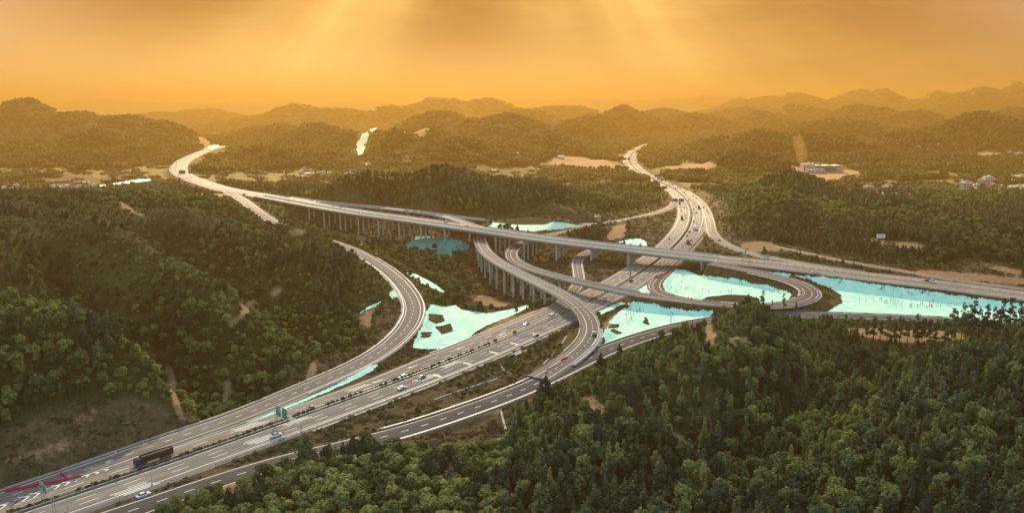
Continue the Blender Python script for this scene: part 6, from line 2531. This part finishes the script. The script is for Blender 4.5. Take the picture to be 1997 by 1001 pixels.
GOLD_LOW = (.20, .092, .0225)
GOLD_RAY = (.485, .275, .074)
SUN_E = 4.8
SUN_C = (1, .80, .52)
ADDED_CLOUD = .46  # how much sun the added unseen blocker takes from the near ground
EXPOSURE = 1.64

# ---------------------------------------------------------------- light, sky, air
SUN_EL, SUN_AZ = math.radians(31), math.radians(-6)
sd = Vector((math.sin(SUN_AZ) * math.cos(SUN_EL), math.cos(SUN_AZ) * math.cos(SUN_EL), math.sin(SUN_EL)))
sl = bpy.data.lights.new('sun', 'SUN')
sl.energy = SUN_E
sl.angle = math.radians(1.2)
sl.color = SUN_C
so_ = bpy.data.objects.new('sun', sl)
so_.rotation_euler = sd.to_track_quat('Z', 'Y').to_euler()
so_.location = (0, 400, 900)
COL.objects.link(so_)

wd = bpy.data.worlds.new('World')
scene.world = wd
wd.use_nodes = True
nt = wd.node_tree
nt.nodes.clear()
wo = sh(nt, 'ShaderNodeOutputWorld')
bg = sh(nt, 'ShaderNodeBackground')
nt.links.new(bg.outputs[0], wo.inputs[0])
sky = sh(nt, 'ShaderNodeTexSky', sky_type='NISHITA')
sky.sun_disc = False
sky.sun_elevation = SUN_EL
sky.sun_rotation = SUN_AZ
sky.dust_density = 3.0
tc = sh(nt, 'ShaderNodeTexCoord')


def dotn(vec):
    d = sh(nt, 'ShaderNodeVectorMath', operation='DOT_PRODUCT')
    nt.links.new(tc.outputs['Generated'], d.inputs[0])
    d.inputs[1].default_value = vec
    return d.outputs['Value']


def maprange(v, a, b, c=0.0, d=1.0, smooth=True):
    mr = sh(nt, 'ShaderNodeMapRange', interpolation_type='SMOOTHSTEP' if smooth else 'LINEAR')
    for i, x in enumerate((a, b, c, d)):
        mr.inputs[i + 1].default_value = x
    nt.links.new(v, mr.inputs[0])
    return mr.outputs[0]


glow = maprange(dotn((0, math.cos(.14), math.sin(.14))), .12, .93)
# light shafts painted into the sky colour, varying with the bearing round a chosen point
bd = Vector((math.sin(-.02) * math.cos(.36), math.cos(.36), math.sin(.36)))      # chosen point the painted beams fan out from, below the sun
rt = bd.cross(Vector((0, 0, 1))).normalized()
up = rt.cross(bd).normalized()
ang = sh(nt, 'ShaderNodeMath', operation='ARCTAN2')
nt.links.new(dotn(rt), ang.inputs[0])
nt.links.new(math_node(nt, 'MULTIPLY', dotn(up), -1.0), ang.inputs[1])


def beam(centre, width):
    d = math_node(nt, 'DIVIDE', math_node(nt, 'SUBTRACT', ang.outputs[0], math.radians(centre)), math.radians(width))
    return math_node(nt, 'POWER', 2.718, math_node(nt, 'MULTIPLY', math_node(nt, 'MULTIPLY', d, d), -1.0))


cmb = sh(nt, 'ShaderNodeCombineXYZ')
nt.links.new(ang.outputs[0], cmb.inputs[0])
rn_ = sh(nt, 'ShaderNodeTexNoise')
rn_.inputs['Scale'].default_value = 5.5
rn_.inputs['Detail'].default_value = 2.0
nt.links.new(cmb.outputs[0], rn_.inputs['Vector'])
rays = math_node(nt, 'ADD', math_node(nt, 'MULTIPLY', beam(-37, 14), .9), math_node(nt, 'MULTIPLY', beam(37, 16), .75))
rays = math_node(nt, 'ADD', rays, math_node(nt, 'MULTIPLY', beam(10, 10), .25))
rays = math_node(nt, 'MULTIPLY', rays, maprange(rn_.outputs[0], .3, .7, .72, 1.1), clamp=True)
fade = maprange(dotn(tuple(sd)), .50, .92)
cl = sh(nt, 'ShaderNodeTexNoise')
cl.inputs['Scale'].default_value = 3.0
cl.inputs['Detail'].default_value = 5
mpc = sh(nt, 'ShaderNodeMapping')
mpc.inputs['Scale'].default_value = (1, 1, 4)
nt.links.new(tc.outputs['Generated'], mpc.inputs[0])
nt.links.new(mpc.outputs[0], cl.inputs['Vector'])
gold = mixc(nt, math_node(nt, 'MULTIPLY', rays, math_node(nt, 'MULTIPLY', fade, 1.0)), GOLD_LOW, GOLD_RAY)
gold = mixc(nt, .6, gold, ramp_node(nt, cl.outputs[0], [(.32, (.78, .76, .74)), (.66, (1.16, 1.16, 1.16))]).outputs[0], 'MULTIPLY')
fine = sh(nt, 'ShaderNodeTexNoise')
fine.inputs['Scale'].default_value = 14.0
fine.inputs['Detail'].default_value = 8
fine.inputs['Roughness'].default_value = .68
nt.links.new(mpc.outputs[0], fine.inputs['Vector'])
gold = mixc(nt, .5, gold, ramp_node(nt, fine.outputs[0], [(.35, (.9, .89, .87)), (.65, (1.08, 1.09, 1.1))]).outputs[0], 'MULTIPLY')
sepn = sh(nt, 'ShaderNodeSeparateXYZ')
nt.links.new(tc.outputs['Generated'], sepn.inputs[0])
low = math_node(nt, 'MULTIPLY', maprange(sepn.outputs[2], .13, .0), maprange(dotn((-.2, .979, 0)), .86, .99))
gold = mixc(nt, math_node(nt, 'MULTIPLY', low, .7), gold, (.46, .26, .085))
skyc = mixc(nt, 1.0, sky.outputs[0], SKY_TINT, 'MULTIPLY')
nt.links.new(mixc(nt, glow, skyc, gold), bg.inputs[0])
bg.inputs[1].default_value = 1.0

# added sun blocker, out of view above the frame, shading the near ground
m = bpy.data.materials.new('added_cloud_vapour')
m.use_nodes = True
ntc = m.node_tree
ntc.nodes.clear()
oc = sh(ntc, 'ShaderNodeOutputMaterial')
tcc = sh(ntc, 'ShaderNodeTexCoord')
nc = sh(ntc, 'ShaderNodeTexNoise')
nc.inputs['Scale'].default_value = .0065
nc.inputs['Detail'].default_value = 4
ntc.links.new(tcc.outputs['Object'], nc.inputs['Vector'])
vl = sh(ntc, 'ShaderNodeVectorMath', operation='MULTIPLY')
ntc.links.new(tcc.outputs['Object'], vl.inputs[0])
vl.inputs[1].default_value = (1 / 900.0, 1 / 620.0, 0)
ln = sh(ntc, 'ShaderNodeVectorMath', operation='LENGTH')
ntc.links.new(vl.outputs[0], ln.inputs[0])
mr = sh(ntc, 'ShaderNodeMapRange', interpolation_type='SMOOTHSTEP')
for i_, x_ in enumerate((1.0, .5, 0.0, ADDED_CLOUD)):
    mr.inputs[i_ + 1].default_value = x_
ntc.links.new(ln.outputs['Value'], mr.inputs[0])
dens = math_node(ntc, 'MULTIPLY', mr.outputs[0], ramp_node(ntc, nc.outputs[0], [(.3, (.72, .72, .72)), (.62, (1.12, 1.12, 1.12))]).outputs[0], clamp=True)
tb = sh(ntc, 'ShaderNodeBsdfTransparent')
tl = sh(ntc, 'ShaderNodeBsdfTranslucent')
tl.inputs[0].default_value = (.9, .9, .9, 1)
mx = sh(ntc, 'ShaderNodeMixShader')
ntc.links.new(dens, mx.inputs[0])
ntc.links.new(tb.outputs[0], mx.inputs[1])
ntc.links.new(tl.outputs[0], mx.inputs[2])
ntc.links.new(mx.outputs[0], oc.inputs[0])
cz = 950.0
tt = cz / sd.z
cc = Vector((0, 300, 0)) + sd * tt
rows = []
NA = 64
for k in range(17):
    f = k / 16 * math.pi
    rr, zz = math.sin(f), -math.cos(f)
    rr = max(rr, .001)
    rows.append([(900 * rr * math.cos(a) * (1 + .08 * math.sin(5 * a)), 620 * rr * math.sin(a) * (1 + .08 * math.cos(4 * a)), 45 * zz + 10 * rr * math.sin(3 * a + k)) for a in np.linspace(0, 2 * math.pi, NA + 1)[:-1]])
mb = MB()
mb.strip(rows, m, closed=True)
tag(mb.build('added_cloud', None, None, True, tuple(cc)), 'unseen sun blocker high above the valley, added to shade the near ground', 'added_cloud', None, 'stuff')

# haze
m = bpy.data.materials.new('golden_haze')
m.use_nodes = True
nt2 = m.node_tree
nt2.nodes.clear()
o_ = sh(nt2, 'ShaderNodeOutputMaterial')
pv = sh(nt2, 'ShaderNodeVolumePrincipled')
pv.inputs['Color'].default_value = HAZE_COLOR
pv.inputs['Density'].default_value = HAZE_DENSITY
pv.inputs['Anisotropy'].default_value = HAZE_G
nt2.links.new(pv.outputs[0], o_.inputs['Volume'])
mb = MB()
zb, zt = float(ZT.min()) - 12.0, max(float(ZT.max()), H) + 14.0
mb.box((0, 7000, (zb + zt) / 2), (50000, 15800, zt - zb))
hz = mb.build('haze', m)
tag(hz, 'golden dusty haze filling the air over the valley and hills', 'haze', None, 'stuff')

scene.view_settings.view_transform = 'Standard'
scene.view_settings.look = 'None'
scene.view_settings.gamma = 1
scene.view_settings.exposure = EXPOSURE
scene.render.film_transparent = False
scene.cycles.use_denoising = True
scene.cycles.max_bounces = 5
scene.cycles.diffuse_bounces = 2
scene.cycles.glossy_bounces = 1
scene.cycles.transmission_bounces = 3
scene.cycles.transparent_max_bounces = 6
scene.cycles.volume_bounces = 0
